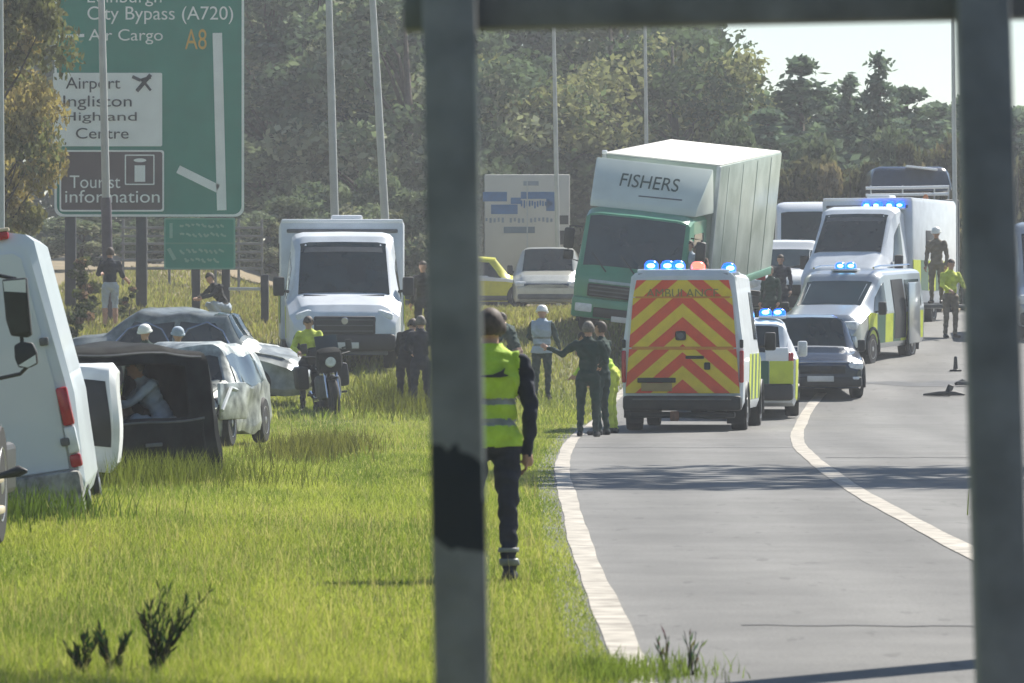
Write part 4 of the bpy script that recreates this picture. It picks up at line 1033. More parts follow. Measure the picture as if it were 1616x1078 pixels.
# ================================================================== box ambulances
def box_ambulance(label, loc, yaw, Lbox=3.7, Hbox=2.95, cl=0, lit=True, group='white box ambulances facing the camera'):
    r = empty('box_ambulance', loc, yaw=yaw); tag(r, label, 'ambulance', group)
    cw_ = 1.09
    st = [(-.2, .4, 1.3, 2.42, .96, .98, .86), (.1, .36, 1.3, 2.5, .98, 1.0, .86), (.5, .36, 1.3, 2.42, .98, 1.0, .85), (.72, .36, 1.3, 2.25, .98, 1.0, .8), (1.52, .36, 1.2, 1.34, .97, .98, .84),
          (2.1, .34, .95, 1.14, .93, .93, .76), (2.27, .32, .8, .98, .86, .86, .66), (2.33, .38, .7, .85, .76, .78, .55)]
    st = [(q[0], q[1], q[2]+(cl*.6 if q[2] > 1.1 else cl*.4), q[3]+(cl if q[3] > 1.2 else cl*.5))+tuple(w_*cw_ for w_ in q[4:]) for q in st]
    _, S = loft(r, 'cab', st, M['dirty_white'])
    panel(r, 'windscreen', S, [(.66, -.3), (.66, .3), (1.5, .31), (1.5, -.31)], M['glass_far'], .01)
    bx = box('box_body', r, M['dirty_white'], (0, -.25-Lbox/2, (Hbox+.5)/2), (2.36, Lbox, Hbox-.5), .09)
    box('roof_cap', bx, M['white'], (0, -.2-Lbox/2, Hbox-.02), (2.3, Lbox-.1, .08), .03)
    box('visor', bx, M['greyplastic'], (0, -.27, Hbox-.2), (2.1, .12, .07), .02)
    box('roof_vent', bx, M['white'], (-.1, -1.2, Hbox+.06), (.6, .6, .1), .04)
    box('grille', r, M['plastic'], (0, 2.29, .78), (1.15, .12, .34), .04); box('front_bumper', r, M['plastic'], (0, 2.28, .47), (1.9, .26, .32), .08); box('number_plate', r, M['plate_w'], (0, 2.42, .42), (.52, .02, .11), .008)
    for k in range(3): box('grille_bar', r, M['greyplastic'], (0, 2.36, .68+k*.1), (1.05, .02, .02), .006)
    lathe('badge', r, M['chrome'], [(2.36, .07), (2.375, .06)], (0, 0, .86), 'Y', 16)
    panel(r, 'sun_visor_band', S, [(.76, -.26), (.76, .26), (.84, .27), (.84, -.27)], M['greyplastic'], .013)
    box('lower_lip', r, M['greyplastic'], (0, 2.2, .28), (1.6, .2, .08), .03)
    for s in (-1, 1):
        hl_ = box('headlight', r, M['headlamp'], (s*.74, 2.08, .95), (.34, .34, .2), .08, Matrix.Rotation(s*.3, 4, 'Y'))
        tube('wiper', r, M['plastic'], [(s*.3, 1.6, 1.31), (s*.75, 1.58, 1.33)], .02, 6)
        wheel(r, s*.86, 1.45, .35, .24); wheel(r, s*.92, -2.6, .35, .3); arch(r, s*.97, 1.45, .43, M['plastic']); mirror(r, s*1.02, 1.15, 1.5, 1.35)
        panel(r, 'cab_window', S, [(.3, s*.45), (.75, s*.5), (1.2, s*.68), (.3, s*.68)], M['glass'])
        for k in range(5): box('reflective_square', bx, M['lime' if k % 2 == 0 else 'ambgreen'], (s*1.183, -.62-k*.7, 1.2), (.012, .68, .75))
        box('box_window', bx, M['plastic'], (s*1.185, -1.9, 2.05), (.02, .9, .55), .008); box('skirt', bx, M['greyplastic'], (s*1.12, -2.0, .48), (.06, 3.2, .22), .02)
        panel(r, 'door_square', S, [(.3, s*.74), (1.0, s*.74), (1.0, s*.9), (.3, s*.9)], M['lime'], .007)
    if lit: lightbar(r, -1.0, .1, -.15, Hbox-.28, .17, .3, ((.1, 'cyan'), (.34, 'cyan'), (.62, 'cyan'), (.9, 'cyan')))
    return r
x = W(534, 0, 100).x
a1 = box_ambulance('white box ambulance facing the camera behind the motorcycle, its lamps unlit', (x, 102.4, g(x, 101)+.06), 183, lit=False, Hbox=2.74); a1.scale = (1.07, 1, 1.09)
ba = box_ambulance('white ambulance with a row of lit blue lamps above its windscreen', (8.75, 125.9, float(road_z(124))+.1), 160, Lbox=4.2, Hbox=3.1, cl=.38)

# ================================================================== tilted lorry
lo = empty('box_lorry', (2.68, 109.2, 1.5), yaw=166, pitch=-4.5, roll=-6.5); lo.matrix_world = lo.matrix_world @ Matrix.Scale(1.06, 4); tag(lo, 'green and white box lorry leaning over on the bank with its cab facing the camera', 'lorry')
st = [(-.75, .75, 1.5, 2.5, 1.1, 1.13, 1.05), (-.65, .7, 1.5, 2.58, 1.13, 1.15, 1.08), (.6, .62, 1.5, 2.6, 1.14, 1.16, 1.08), (.86, .55, 1.45, 2.5, 1.14, 1.16, 1.06), (1.12, .5, 1.3, 1.42, 1.13, 1.14, 1.1), (1.2, .46, 1.1, 1.3, 1.1, 1.12, 1.08), (1.24, .5, 1.0, 1.2, 1.04, 1.06, 1.02)]
_, S = loft(lo, 'cab', st, M['lorry_green'])
panel(lo, 'windscreen', S, [(.87, -.31), (.87, .31), (1.11, .3), (1.11, -.3)], M['glass_far'], .012)
gb = box('bumper', lo, M['lorry_green'], (0, 1.24, .62), (2.24, .2, .42), .06)
box('grille', lo, M['plastic'], (.0, 1.27, .98), (1.65, .08, .26), .03)
for k in range(3): tube('wiper', lo, M['plastic'], [(-.7+k*.6, 1.17, 1.36), (-.35+k*.6, 1.06, 1.72)], .015, 5)
box('number_plate', lo, M['plate_w'], (.0, 1.37, .45), (.52, .02, .11), .006)
for k in range(3): box('grille_bar', lo, M['greyplastic'], (0, 1.325, .9+k*.08), (1.55, .03, .025), .008)
box('badge_strip', lo, mat('pale_blue_strip', (.35, .45, .5), .4), (-.0, 1.33, 1.17), (1.6, .03, .06), .01); box('lower_grille', gb, M['plastic'], (0, 1.345, .55), (1.3, .03, .2), .02)
for s in (-1, 1):
    box('headlight', gb, M['headlamp'], (s*.86, 1.33, .62), (.36, .05, .18), .03); wheel(lo, s*1.0, .1, .42, .28, rim='greyplastic'); arch(lo, s*1.13, .1, .5, M['plastic'])
    wheel(lo, s*.95, -4.6, .42, .5, rim='greyplastic'); panel(lo, 'door_window', S, [(-.35, s*.46), (.55, s*.46), (.85, s*.69), (-.35, s*.69)], M['glass'])
    mr = box('mirror', lo, M['plastic'], (s*1.36, 1.0, 1.95), (.2, .14, .42), .04); box('mirror', lo, M['plastic'], (s*1.34, 1.02, 1.62), (.2, .14, .2), .04); tube('mirror_arm', mr, M['plastic'], [(s*1.12, .9, 2.2), (s*1.36, 1.0, 2.2), (s*1.36, 1.0, 1.55), (s*1.13, .95, 1.5)], .018, 6)
    box('tail_light', lo, M['red_lens'], (s*1.0, -7.35, .85), (.3, .06, .14), .02)
bxl = box('box_body', lo, mat('pale_grey_green_box', (.25, .32, .26), .35, var=.18, scale=1.3, c2=(.37, .42, .37), bump=.05, bscale=2), (0, -4.1, 2.28), (2.5, 6.5, 2.62), .035)
box('roof_sheet', bxl, mat('cream_white_roof', (.74, .72, .66), .5, var=.05), (0, -4.1, 3.6), (2.44, 6.44, .03), .008)
for s in (-1, 1):
    for k in range(4): box('side_rib', bxl, bxl.data.materials[0], (s*1.252, -1.7-k*1.5, 2.28), (.012, .06, 2.5), .004)
    box('side_rail', bxl, M['lorry_green'], (s*1.256, -4.1, 1.02), (.03, 6.4, .16), .01); box('corner_post', bxl, M['galv'], (s*1.2, -.84, 2.28), (.09, .05, 2.6), .015)
box('chassis', lo, M['plastic'], (0, -3.2, .8), (.9, 8, .25), .03); box('rear_bar', lo, M['plastic'], (0, -7.2, .5), (2.2, .1, .12), .02)
bm = bmesh.new()   # white air deflector above the cab
f = [(-1.1, .55, 2.6), (1.1, .55, 2.6), (1.2, -.78, 2.62), (-1.2, -.78, 2.62), (-1.06, .42, 2.66), (1.06, .42, 2.66), (1.16, -.76, 3.56), (-1.16, -.76, 3.56)]
f[4] = (-1.1, .5, 2.75); f[5] = (1.1, .5, 2.75); f[6] = (1.22, -.2, 3.56); f[7] = (-1.22, -.2, 3.56)
vv = [bm.verts.new(p) for p in f]
for q in ((0, 1, 5, 4), (4, 5, 6, 7), (0, 4, 7, 3), (1, 2, 6, 5), (3, 7, 6, 2), (0, 3, 2, 1)): bm.faces.new([vv[i] for i in q])
bmesh.ops.bevel(bm, geom=list(bm.edges), offset=.03, segments=2, affect='EDGES', profile=.5)
df = from_bm('deflector', bm, mat('greenish_white_paint', (.58, .64, .58), .4, var=.08, scale=2), lo, smooth=True, angle=30)
sl_ = math.atan2(.81, 1.26)   # slope of the deflector face
Mx = Matrix.Translation((0, .15, 3.155)) @ Matrix.Rotation(R(180), 4, 'Z') @ Matrix.Rotation(math.atan2(.81, .7), 4, 'X')
text(df, 'FISHERS', mat('dark_green_print', (.02, .06, .045), .5), .36, Mx @ Matrix.Translation((.0, .0, .006)) @ Matrix.Scale(1.3, 4, (0, 1, 0)), .003)
Mx2 = Mx @ Matrix.Translation((.3, -.34, .004)) @ Matrix.Rotation(R(1), 4, 'Z')
bm = bmesh.new(); bm_box(bm, (0, 0, 0), (.9, .03, .006)); 
for v in bm.verts: v.co = Mx2 @ v.co
from_bm('underline', bm, M['greyplastic'], df)
box('marker_lamp', bxl, M['white'], (1.2, -.82, 3.62), (.1, .1, .08), .02)

# ================================================================== trailer, cars far behind
tl = empty('box_trailer', (W(832, 0, 152).x, 152, g(.5, 152))); tag(tl, 'pale box trailer with blocks of blue lettering on its back doors', 'trailer')
box('box_body', tl, mat('pale_cream_trailer', (.48, .47, .43), .5, var=.08, scale=1), (0, 4, 2.55), (2.56, 8, 3.0), .04)
def tb(px0, py0, px1, py1, m, name='lettering'):
    a = W(px0, py1, 152)-Vector(tl.location); b = W(px1, py0, 152)-Vector(tl.location)
    box(name, tl, m, ((a.x+b.x)/2, -.012, (a.z+b.z)/2), (b.x-a.x, .014, b.z-a.z))
tb(822, 303, 877, 314, M['blue_print']); tb(862, 314, 877, 333, M['blue_print']); tb(775, 323, 817, 338, M['blue_print']); tb(762, 303, 800, 318, M['blue_print']); tb(806, 312, 822, 322, M['blue_print'])
for k in range(12): tb(822+k*4.2, 317+random.uniform(-1, 2), 824.5+k*4.2, 327+random.uniform(-3, 2), M['blue_print'])
gp = mat('grey_blue_print', (.2, .24, .3), .6)
for k in range(17):
    if k in (5, 10): continue
    tb(766+k*6.4, 344+random.uniform(-1, 1), 769.5+k*6.4, 351+random.uniform(-2, 1), gp)
tb(795, 358, 844, 368, mat('slate_print', (.1, .15, .2), .6)); tb(826, 286, 850, 293, gp)
tb(882, 340, 897, 354, M['plastic'], 'lamp_cluster'); tb(878, 364, 896, 386, M['plastic'], 'lamp_cluster')
for s in (-1, 1): wheel(tl, s*1.05, 2, .5, .3); wheel(tl, s*1.05, 3.3, .5, .3)
box('door_bar', tl, M['galv'], (0, -.02, 2.5), (.03, .04, 2.8)); box('rear_bar', tl, M['plastic'], (0, .1, .75), (2.4, .12, .2), .03)
sv = empty('parked_suv', (W(866, 0, 142).x, 142, g(.95, 141)+.05), yaw=178); tag(sv, 'pale silver car facing the camera beside the lorry cab', 'car')
_, S = loft(sv, 'body', car_st(4.5, 1.72, 1.95), mat('warm_silver_paint', (.5, .5, .44), .3, metal=.3, coat=.5, var=.08))
panel(sv, 'windscreen', S, [(.72, -.3), (.72, .3), (1.1, .3), (1.1, -.3)], M['glass_far']); box('grille', sv, M['dark_blue'], (0, 2.22, .62), (1.25, .06, .16), .03); box('front_bumper', sv, M['greyplastic'], (0, 2.2, .34), (1.6, .14, .16), .05)
for s in (-1, 1):
    box('headlight', sv, M['headlamp'], (s*.72, 2.15, .68), (.3, .16, .14), .04); wheel(sv, s*.86, 1.4, .36, .22); wheel(sv, s*.86, -1.4, .36, .22); mirror(sv, s*.92, .75, 1.1, 1)
pc_ = empty('police_car', (W(742, 0, 147).x, 147, g(-1, 147)+.05), yaw=-90); tag(pc_, 'bright yellow sided car just right of the nearest frame post', 'car')
_, S = loft(pc_, 'body', car_st(4.6, 1.5, 1.85, False), mat('bright_yellow_paint', (.62, .6, .02), .4, coat=.4))
for s in (-1, 1):
    panel(pc_, 'side_window', S, [(-.9, s*.42), (.55, s*.42), (.9, s*.68), (-1.2, s*.68)], M['glass']); wheel(pc_, s*.82, 1.4, .34, .22); wheel(pc_, s*.82, -1.4, .34, .22)
    panel(pc_, 'white_band', S, [(-2.2, s*.66), (2.1, s*.66), (2.1, s*.73), (-2.2, s*.73)], M['white'], .01); panel(pc_, 'sill_band', S, [(-2.1, s*.9), (2.1, s*.9), (2.1, s*.98), (-2.1, s*.98)], M['greyplastic'], .01)
panel(pc_, 'windscreen', S, [(.72, -.3), (.72, .3), (1.1, .3), (1.1, -.3)], M['glass'])
# white van and minibus behind, blue roofed lorry, van at the right edge
def plain_van(name, label, loc, yaw, L, H, Wd, m, cat='van', belt=1.25, lit=False):
    r = empty(name, loc, yaw=yaw); tag(r, label, cat)
    _, S = loft(r, 'body', van_st(L, H, Wd, .1, 1.0, belt), M[m]); f = L/2
    panel(r, 'windscreen', S, [(f-1.6, -.3), (f-1.6, .3), (f-.85, .31), (f-.85, -.31)], M['glass_far']); box('grille', r, M['plastic'], (0, f-.03, .75), (1.1, .1, .3), .04); box('front_bumper', r, M['plastic'], (0, f-.05, .48), (Wd-.2, .24, .3), .07)
    for s in (-1, 1):
        tube('wiper', r, M['plastic'], [S(f-.8, s*.05)+Vector((0, .02, .03)), S(f-1.0, s*.27)+Vector((0, .02, .03))], .015, 5)
        box('headlight', r, M['headlamp'], (s*(Wd/2-.24), f-.14, .92), (.3, .22, .24), .07); wheel(r, s*(Wd/2-.13), f-.95, .35, .22); wheel(r, s*(Wd/2-.13), -f+1.1, .35, .22)
        panel(r, 'side_window', S, [(f-2.6, s*.45), (f-1.75, s*.47), (f-1.3, s*.68), (f-2.6, s*.68)], M['glass']); mirror(r, s*Wd/2, f-1.3, belt+.15, 1.2)
        panel(r, 'rear_side_window', S, [(-f+.4, s*.45), (f-2.8, s*.45), (f-2.8, s*.68), (-f+.4, s*.68)], M['glass_far'])
    return r
plain_van('small_van', 'small white van peeping out between the lorry box and the lit ambulance', (W(1243, 0, 129).x, 130, float(road_z(129))), 176, 4.8, 2.05, 1.9, 'white', belt=1.1)
mb = plain_van('minibus', 'dark windowed white minibus just left of the lit white ambulance', (W(1290, 0, 137).x, 138, float(road_z(137))+.05), 175, 7, 2.95, 2.2, 'white', 'minibus', belt=1.5)
plain_van('edge_van', 'pale van at the right picture edge beyond the right frame post', (12.75, 120, float(road_z(118))), 178, 5.6, 2.75, 2.0, 'silver')
bl = empty('blue_lorry', (W(1440, 0, 144).x, 147, float(road_z(144))), yaw=0); tag(bl, 'dark blue lorry top with pale roof rails behind the lit ambulance', 'lorry')
box('lower_body', bl, M['greyplastic'], (0, 0, 1.9), (2.6, 7, 2.6), .06); box('blue_top', bl, M['dark_blue'], (0, .5, 3.8), (2.5, 6, .75), .2, None, (.85, .9))
for z in (3.32, 3.52): tube('roof_rail', bl, M['white'], [(-1.35, -3.3, z), (0, -3.32, z+.02), (1.0, -3.3, z+.04)], .045, 8)
for x_ in (-1.2, -.3, .6, 1.0): tube('rail_stay', bl, M['galv'], [(x_, -3.25, 3.1), (x_, -3.28, 3.6)], .025, 6)
lathe('beacon', bl, M['orange_lens'], [(0, .08), (.14, .07), (.17, .03)], (.35, -3.3, 3.2), 'Z', 12); box('spoiler', bl, M['white'], (.3, -2.4, 4.12), (.9, .5, .06), .02, Matrix.Rotation(.12, 4, 'Y'))
for s in (-1, 1): wheel(bl, s*1.1, -2.4, .48, .3); wheel(bl, s*1.1, 2.2, .48, .3)

# ================================================================== left hand crash pile
wv = empty('white_van', (-4.72, 46.0, -.3), yaw=3.4, roll=-8.5); tag(wv, 'leaning white van at the left edge with a tall red tail light on its back', 'van')
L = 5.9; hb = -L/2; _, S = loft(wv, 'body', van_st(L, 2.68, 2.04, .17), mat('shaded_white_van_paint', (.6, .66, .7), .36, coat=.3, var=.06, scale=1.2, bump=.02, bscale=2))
for s in (-1, 1):
    bm = bmesh.new(); vv = []
    f = [(s*.02, .62), (s*.885, .62), (s*.87, 1.3), (s*.745, 2.45), (s*.68, 2.5), (s*.02, 2.52)]
    A = [bm.verts.new((x_, hb-.028, z)) for x_, z in f]; B = [bm.verts.new((x_, hb+.01, z)) for x_, z in f]; bm.faces.new(A); bm.faces.new(B)
    for i in range(6): bm.faces.new((A[i], A[(i+1) % 6], B[(i+1) % 6], B[i]))
    dr = from_bm('rear_door', bm, wv.children[0].data.materials[0], wv)
    for z in (.85, 1.72): box('hinge', dr, M['greyplastic'], (s*(.9-.06*(z-.6)), hb-.04, z), (.08, .05, .07), .015)
    t = empty('tail_light', (0, 0, 0)); t.parent = wv
    for z0, z1, m in ((.98, 1.32, 'red_lens'), (.74, .98, 'headlamp'), (.62, .74, 'red_lens')):
        hx = lambda z: .955-.05*(z-.6)
        rot = Matrix.Rotation(-s*.07, 4, 'Y'); box('lens', t, M[m], (s*hx((z0+z1)/2), hb-.005, (z0+z1)/2), (.1, .1, z1-z0-.008), .02, rot)
box('high_brake_light', wv, M['red_lens'], (.36, hb+.02, 2.66), (.62, .1, .07), .02); box('light_cap', wv, M['cream'], (.36, hb+.04, 2.71), (.64, .12, .03), .01)
box('rear_bumper', wv, mat('muddy_bumper', (.1, .105, .1), .75, var=.6, scale=9, c2=(.28, .28, .25), bump=.3, bscale=12), (0, hb-.03, .36), (1.96, .26, .5), .06); box('handle', wv, M['plastic'], (.1, hb-.05, 1.05), (.06, .04, .3), .015)
for s in (-1, 1): wheel(wv, s*.87, hb+1.1, .34, .24); wheel(wv, s*.87, L/2-.95, .34, .24)
# near recovery truck whose mirrors reach into the picture
nt_ = empty('recovery_truck', (-4.83, 37.2, g(-4.7, 36))); tag(nt_, 'truck cut by the left picture edge with two black mirrors on arms', 'truck')
nl = lambda x_, y_, Y: W(x_, y_, Y)-Vector(nt_.location)
box('cab', nt_, M['cream'], (-.06, .1, .92), (2.2, 1.8, .86), .1, Matrix.Rotation(.12, 4, 'Z'), (.98, .96)); box('cab_top', nt_, M['cream'], (-.3, .1, 1.9), (1.7, 1.6, 1.1), .12, None, (.92, .9)); box('chassis', nt_, M['plastic'], (0, .5, .5), (1.9, 4, .4), .05)
box('bumper', nt_, M['orange_rust'], (0, -1.28, .42), (2.3, .22, .3), .05); box('windscreen', nt_, M['glass'], (-.3, -.72, 1.85), (1.5, .06, .8), .03, Matrix.Rotation(-.06, 4, 'X'))
for s in (-1, 1):
    box('step', nt_, M['cream'], (s*1.12, -.9, .5), (.1, .5, .06), .02); box('step', nt_, M['cream'], (s*1.13, -.9, .28), (.1, .5, .06), .02); wheel(nt_, s*.98, -.3, .45, .28); box('side_lamp', nt_, M['orange_lens'], (s*1.12, -1.3, .82), (.12, .12, .1), .03)
    box('headlight', nt_, M['headlamp'], (s*.9, -1.3, .72), (.3, .14, .2), .04)
MYd = 35.5
def mirror_plate(pts, name, m, th=.09):
    bm = bmesh.new(); A = [bm.verts.new(nl(x_, y_, MYd)+Vector((0, -th/2, 0))) for x_, y_ in pts]; B = [bm.verts.new(v.co+Vector((0, th, 0))) for v in A]; n = len(A)
    bm.faces.new(A); bm.faces.new(B)
    for i in range(n): bm.faces.new((A[i], A[(i+1) % n], B[(i+1) % n], B[i]))
    bmesh.ops.bevel(bm, geom=list(bm.edges), offset=.012, segments=2, affect='EDGES', profile=.5)
    return from_bm(name, bm, m, nt_, smooth=True, angle=35)
mirror_glass = mat('mirror_glass', (.02, .03, .03), .08, var=.3, spec=.6)
m1 = mirror_plate([(4, 441), (43, 438), (45, 470), (51, 528), (44, 533), (18, 530), (10, 505)], 'mirror', M['plastic']); 
bm = bmesh.new(); A = [bm.verts.new(nl(x_, y_, MYd)+Vector((0, -.052, 0))) for x_, y_ in ((8, 462), (42, 464), (47, 524), (20, 526), (13, 503))]; bm.faces.new(A); ex = bmesh.ops.extrude_face_region(bm, geom=bm.faces[:]); 
for v in [e for e in ex['geom'] if isinstance(e, bmesh.types.BMVert)]: v.co.y += .02
from_bm('mirror_glass', bm, mirror_glass, m1)
bm = bmesh.new(); A = [bm.verts.new(nl(x_, y_, MYd)+Vector((0, -.054, 0))) for x_, y_ in ((6, 444), (41, 441), (42, 462), (8, 460))]; bm.faces.new(A); ex = bmesh.ops.extrude_face_region(bm, geom=bm.faces[:])
for v in [e for e in ex['geom'] if isinstance(e, bmesh.types.BMVert)]: v.co.y += .02
from_bm('mirror_top', bm, M['white'], m1)
m2 = mirror_plate([(23, 545), (34, 539), (52, 541), (59, 556), (60, 574), (46, 581), (30, 580), (24, 566)], 'wide_mirror', M['plastic'])
bm = bmesh.new(); A = [bm.verts.new(nl(x_, y_, MYd)+Vector((0, -.056, 0))) for x_, y_ in ((30, 577), (57, 560), (58, 573), (45, 580))]; bm.faces.new(A); ex = bmesh.ops.extrude_face_region(bm, geom=bm.faces[:])
for v in [e for e in ex['geom'] if isinstance(e, bmesh.types.BMVert)]: v.co.y += .02
from_bm('mirror_edge', bm, M['white'], m2)
tube('mirror_arm', nt_, M['plastic'], [nl(-40, 434, 36.2), nl(-5, 434, MYd+.1), nl(14, 438, MYd+.05), nl(24, 440, MYd)], .014, 8)
tube('mirror_arm', nt_, M['plastic'], [nl(-40, 604, 36.2), nl(0, 597, MYd+.1), nl(32, 590, MYd+.05), nl(44, 578, MYd)], .014, 8); tube('mirror_joint', nt_, M['plastic'], [nl(34, 528, MYd), nl(35, 545, MYd)], .014, 8)
lm = tube('low_mirror', nt_, M['plastic'], [nl(-5, 752, MYd-.4), nl(14, 748, MYd-.4), nl(30, 743, MYd-.4), nl(43, 744, MYd-.4)], [.02, .03, .042, .012], 10)
# black wreck
def crumple(amp, seed, f=2.2, lean=None):
    r_ = random.Random(seed); ph = [r_.uniform(0, 6.28) for _ in range(9)]
    def d(p):
        x, y, z = p
        q = Vector((x+amp*(math.sin(f*y*1.7+ph[0])*.6+math.sin(f*z*3+ph[1]+y)*.6+math.sin(y*7+z*9+ph[6])*.22), y+amp*(math.sin(f*z*2.3+ph[2])*.8+math.sin(f*x*2+ph[3])*.5), z+amp*(math.sin(f*y*1.3+ph[4]+x*2)*.8+math.sin(f*y*3.1+x*5+ph[5])*.4)))
        return lean(q) if lean else q
    return d
bw = empty('black_wreck', (-5.2, 54.7, -.5), yaw=118, pitch=-4); tag(bw, 'black wrecked car with an empty side window, right beside the white van', 'wrecked car')
_, S = loft(bw, 'body', [(-1.95, .4, 1.02, 1.5, .8, .84, .66), (-1.86, .2, 1.06, 1.78, .89, .92, .74), (-1.4, .18, 1.08, 1.88, .9, .93, .74), (.5, .18, 1.05, 1.86, .9, .93, .74), (.7, .18, 1.03, 1.78, .9, .92, .72),
    (1.25, .18, .98, 1.14, .89, .9, .76), (1.8, .18, .8, .98, .86, .86, .7), (1.93, .2, .66, .82, .8, .8, .6), (1.97, .3, .6, .7, .7, .7, .5)], M['black_paint'], 70, crumple(.028, 3), holes=[(-1.58, -.64, .42, .68)])
for s in (-1, 1): wheel(bw, s*.8, 1.2, .32, .2); wheel(bw, s*.8, -1.25, .32, .2)
tube('roof_edge', bw, M['greyplastic'], [S(y_, -.36) for y_ in np.linspace(-1.8, .3, 16)], .018, 6); tube('sill_trim', bw, M['greyplastic'], [S(y_, -.7) for y_ in np.linspace(-1.75, -.5, 12)], .014, 6)
panel(bw, 'windscreen', S, [(.72, -.3), (.72, .3), (1.22, .3), (1.22, -.3)], M['glass']); panel(bw, 'front_side_glass', S, [(-.5, -.43), (.4, -.43), (.9, -.67), (-.5, -.67)], M['glass']); mirror(bw, -.93, -.5, 1.16, 1.0); box('seat', bw, M['blackcloth'], (-.35, .1, .7), (.5, .5, .65), .12)
for y_ in (-.56, -1.72): tube('door_gap', bw, M['rubber'], [S(y_, -v_)+Vector((-.004, 0, 0)) for v_ in np.linspace(.71, .92, 6)], .012, 5)
box('dashboard', bw, M['plastic'], (0, .95, .82), (1.5, .35, .25), .08); box('door_handle', bw, M['greyplastic'], (-.94, -1.1, .82), (.03, .2, .04), .01)
# white bent door panel between van and black wreck
wd_ = empty('white_wreck', (-5.62, 50.7, -.16), yaw=93); tag(wd_, 'low white wrecked car squeezed between the white van and the black wreck', 'wrecked car')
_, S = loft(wd_, 'body', van_st(3.4, 1.42, 1.5, .06, .8, .86), mat('scuffed_white_paint', (.66, .68, .68), .4, var=.15, scale=4), 40, crumple(.03, 8))
for s in (-1, 1):
    panel(wd_, 'side_window', S, [(-1.6, s*.42), (.0, s*.42), (.0, s*.84), (-1.62, s*.84)], M['plastic']); wheel(wd_, s*.7, 1.1, .3, .2); wheel(wd_, s*.7, -1.0, .3, .2); mirror(wd_, s*.78, .7, .8, .9, 'white')
panel(wd_, 'windscreen', S, [(.45, -.3), (.45, .3), (1.0, .3), (1.0, -.3)], M['glass']); box('bonnet_flap', wd_, M['plastic'], (-.3, 1.2, .65), (.7, .4, .3), .05)
# silver crumpled wreck
sw = empty('silver_wreck', (-4.42, 70.5, .02), yaw=172, roll=2); sw.scale = (.88, 1, 1); tag(sw, 'crumpled pale silver car behind the black wreck, its nose facing the grass', 'wrecked car')
_, S = loft(sw, 'body', car_st(3.9, 1.42, 1.8), M['wreck_silver'], 70, crumple(.04, 21, 2.4))
panel(sw, 'torn_opening', S, [(1.2, .45), (1.75, .5), (1.65, .85), (1.3, .8)], M['plastic'], .02); panel(sw, 'torn_opening', S, [(1.15, -.5), (1.6, -.45), (1.8, -.8), (1.35, -.88)], M['plastic'], .02); panel(sw, 'crushed_gap', S, [(.98, -.25), (.98, .2), (1.16, .28), (1.08, -.3)], M['plastic'], .06)
panel(sw, 'windscreen', S, [(.68, -.3), (.68, .3), (.95, .3), (.95, -.3)], M['glass']); panel(sw, 'bonnet', S, [(1.0, -.33), (1.0, .33), (1.75, .3), (1.75, -.3)], mat('bent_pale_bonnet', (.66, .66, .6), .4, var=.25, scale=6, bump=.3, bscale=6), .05)
for s in (-1, 1):
    wheel(sw, s*.8, 1.2, .32, .2); wheel(sw, s*.8, -1.25, .32, .2); panel(sw, 'side_window', S, [(-1.2, s*.42), (.55, s*.42), (.85, s*.68), (-1.3, s*.68)], M['glass']); box('torn_wing', sw, M['wreck_silver'], (s*.93, 1.3, .62), (.06, .9, .5), .02, Matrix.Rotation(s*.25, 4, 'Z'))
    tube('torn_trim', sw, M['galv'], [(s*.9, 1.9, .5), (s*.96, 1.5, .8), (s*.98, 1.0, .75)], .03, 6)
box('bumper', sw, M['greyplastic'], (.1, 1.95, .35), (1.5, .15, .22), .05, Matrix.Rotation(.12, 4, 'Y')); box('headlight', sw, M['headlamp'], (-.62, 1.86, .58), (.26, .2, .16), .05); box('headlight', sw, M['headlamp'], (.62, 1.86, .58), (.26, .2, .16), .05)
# grey saloon across the back
gw = empty('grey_wreck', (W(300, 0, 93).x, 93.3, g(-5.9, 93)+.1), yaw=-99, roll=3, pitch=-4); tag(gw, 'dusty grey saloon across the back of the crash pile, nose sloping right', 'wrecked car')
_, S = loft(gw, 'body', car_st(4.5, 1.55, 1.8, False), M['grey_wreck'], 60, crumple(.045, 5))
for s in (-1, 1):
    wheel(gw, s*.8, 1.35, .32, .2); wheel(gw, s*.8, -1.4, .32, .2); panel(gw, 'front_window', S, [(-.1, s*.43), (.55, s*.43), (.95, s*.68), (-.1, s*.68)], M['glass']); panel(gw, 'rear_window', S, [(-.95, s*.43), (-.2, s*.43), (-.2, s*.68), (-1.2, s*.68)], M['glass'])
    for (a, b) in ((-.15, .95), (-1.25, -.2)):
        tube('window_trim', gw, M['chrome'], [S(a, s*.69), S(a*.8+b*.2, s*.5), S((a+b)/2, s*.42), S(a*.2+b*.8, s*.5), S(b, s*.69)], .022, 6)
panel(gw, 'bonnet', S, [(1.05, -.34), (1.05, .34), (2.1, .3), (2.1, -.3)], mat('pale_dusty_bonnet', (.5, .52, .48), .35, metal=.3, var=.2, scale=4), .02); panel(gw, 'windscreen', S, [(.45, -.3), (.45, .3), (1.0, .3), (1.0, -.3)], M['glass_far'])
box('headlight', gw, M['headlamp'], (.6, 2.12, .62), (.3, .2, .16), .05); box('headlight', gw, M['headlamp'], (-.6, 2.12, .62), (.3, .2, .16), .05); box('bumper', gw, M['plastic'], (0, 2.2, .38), (1.6, .16, .25), .06)

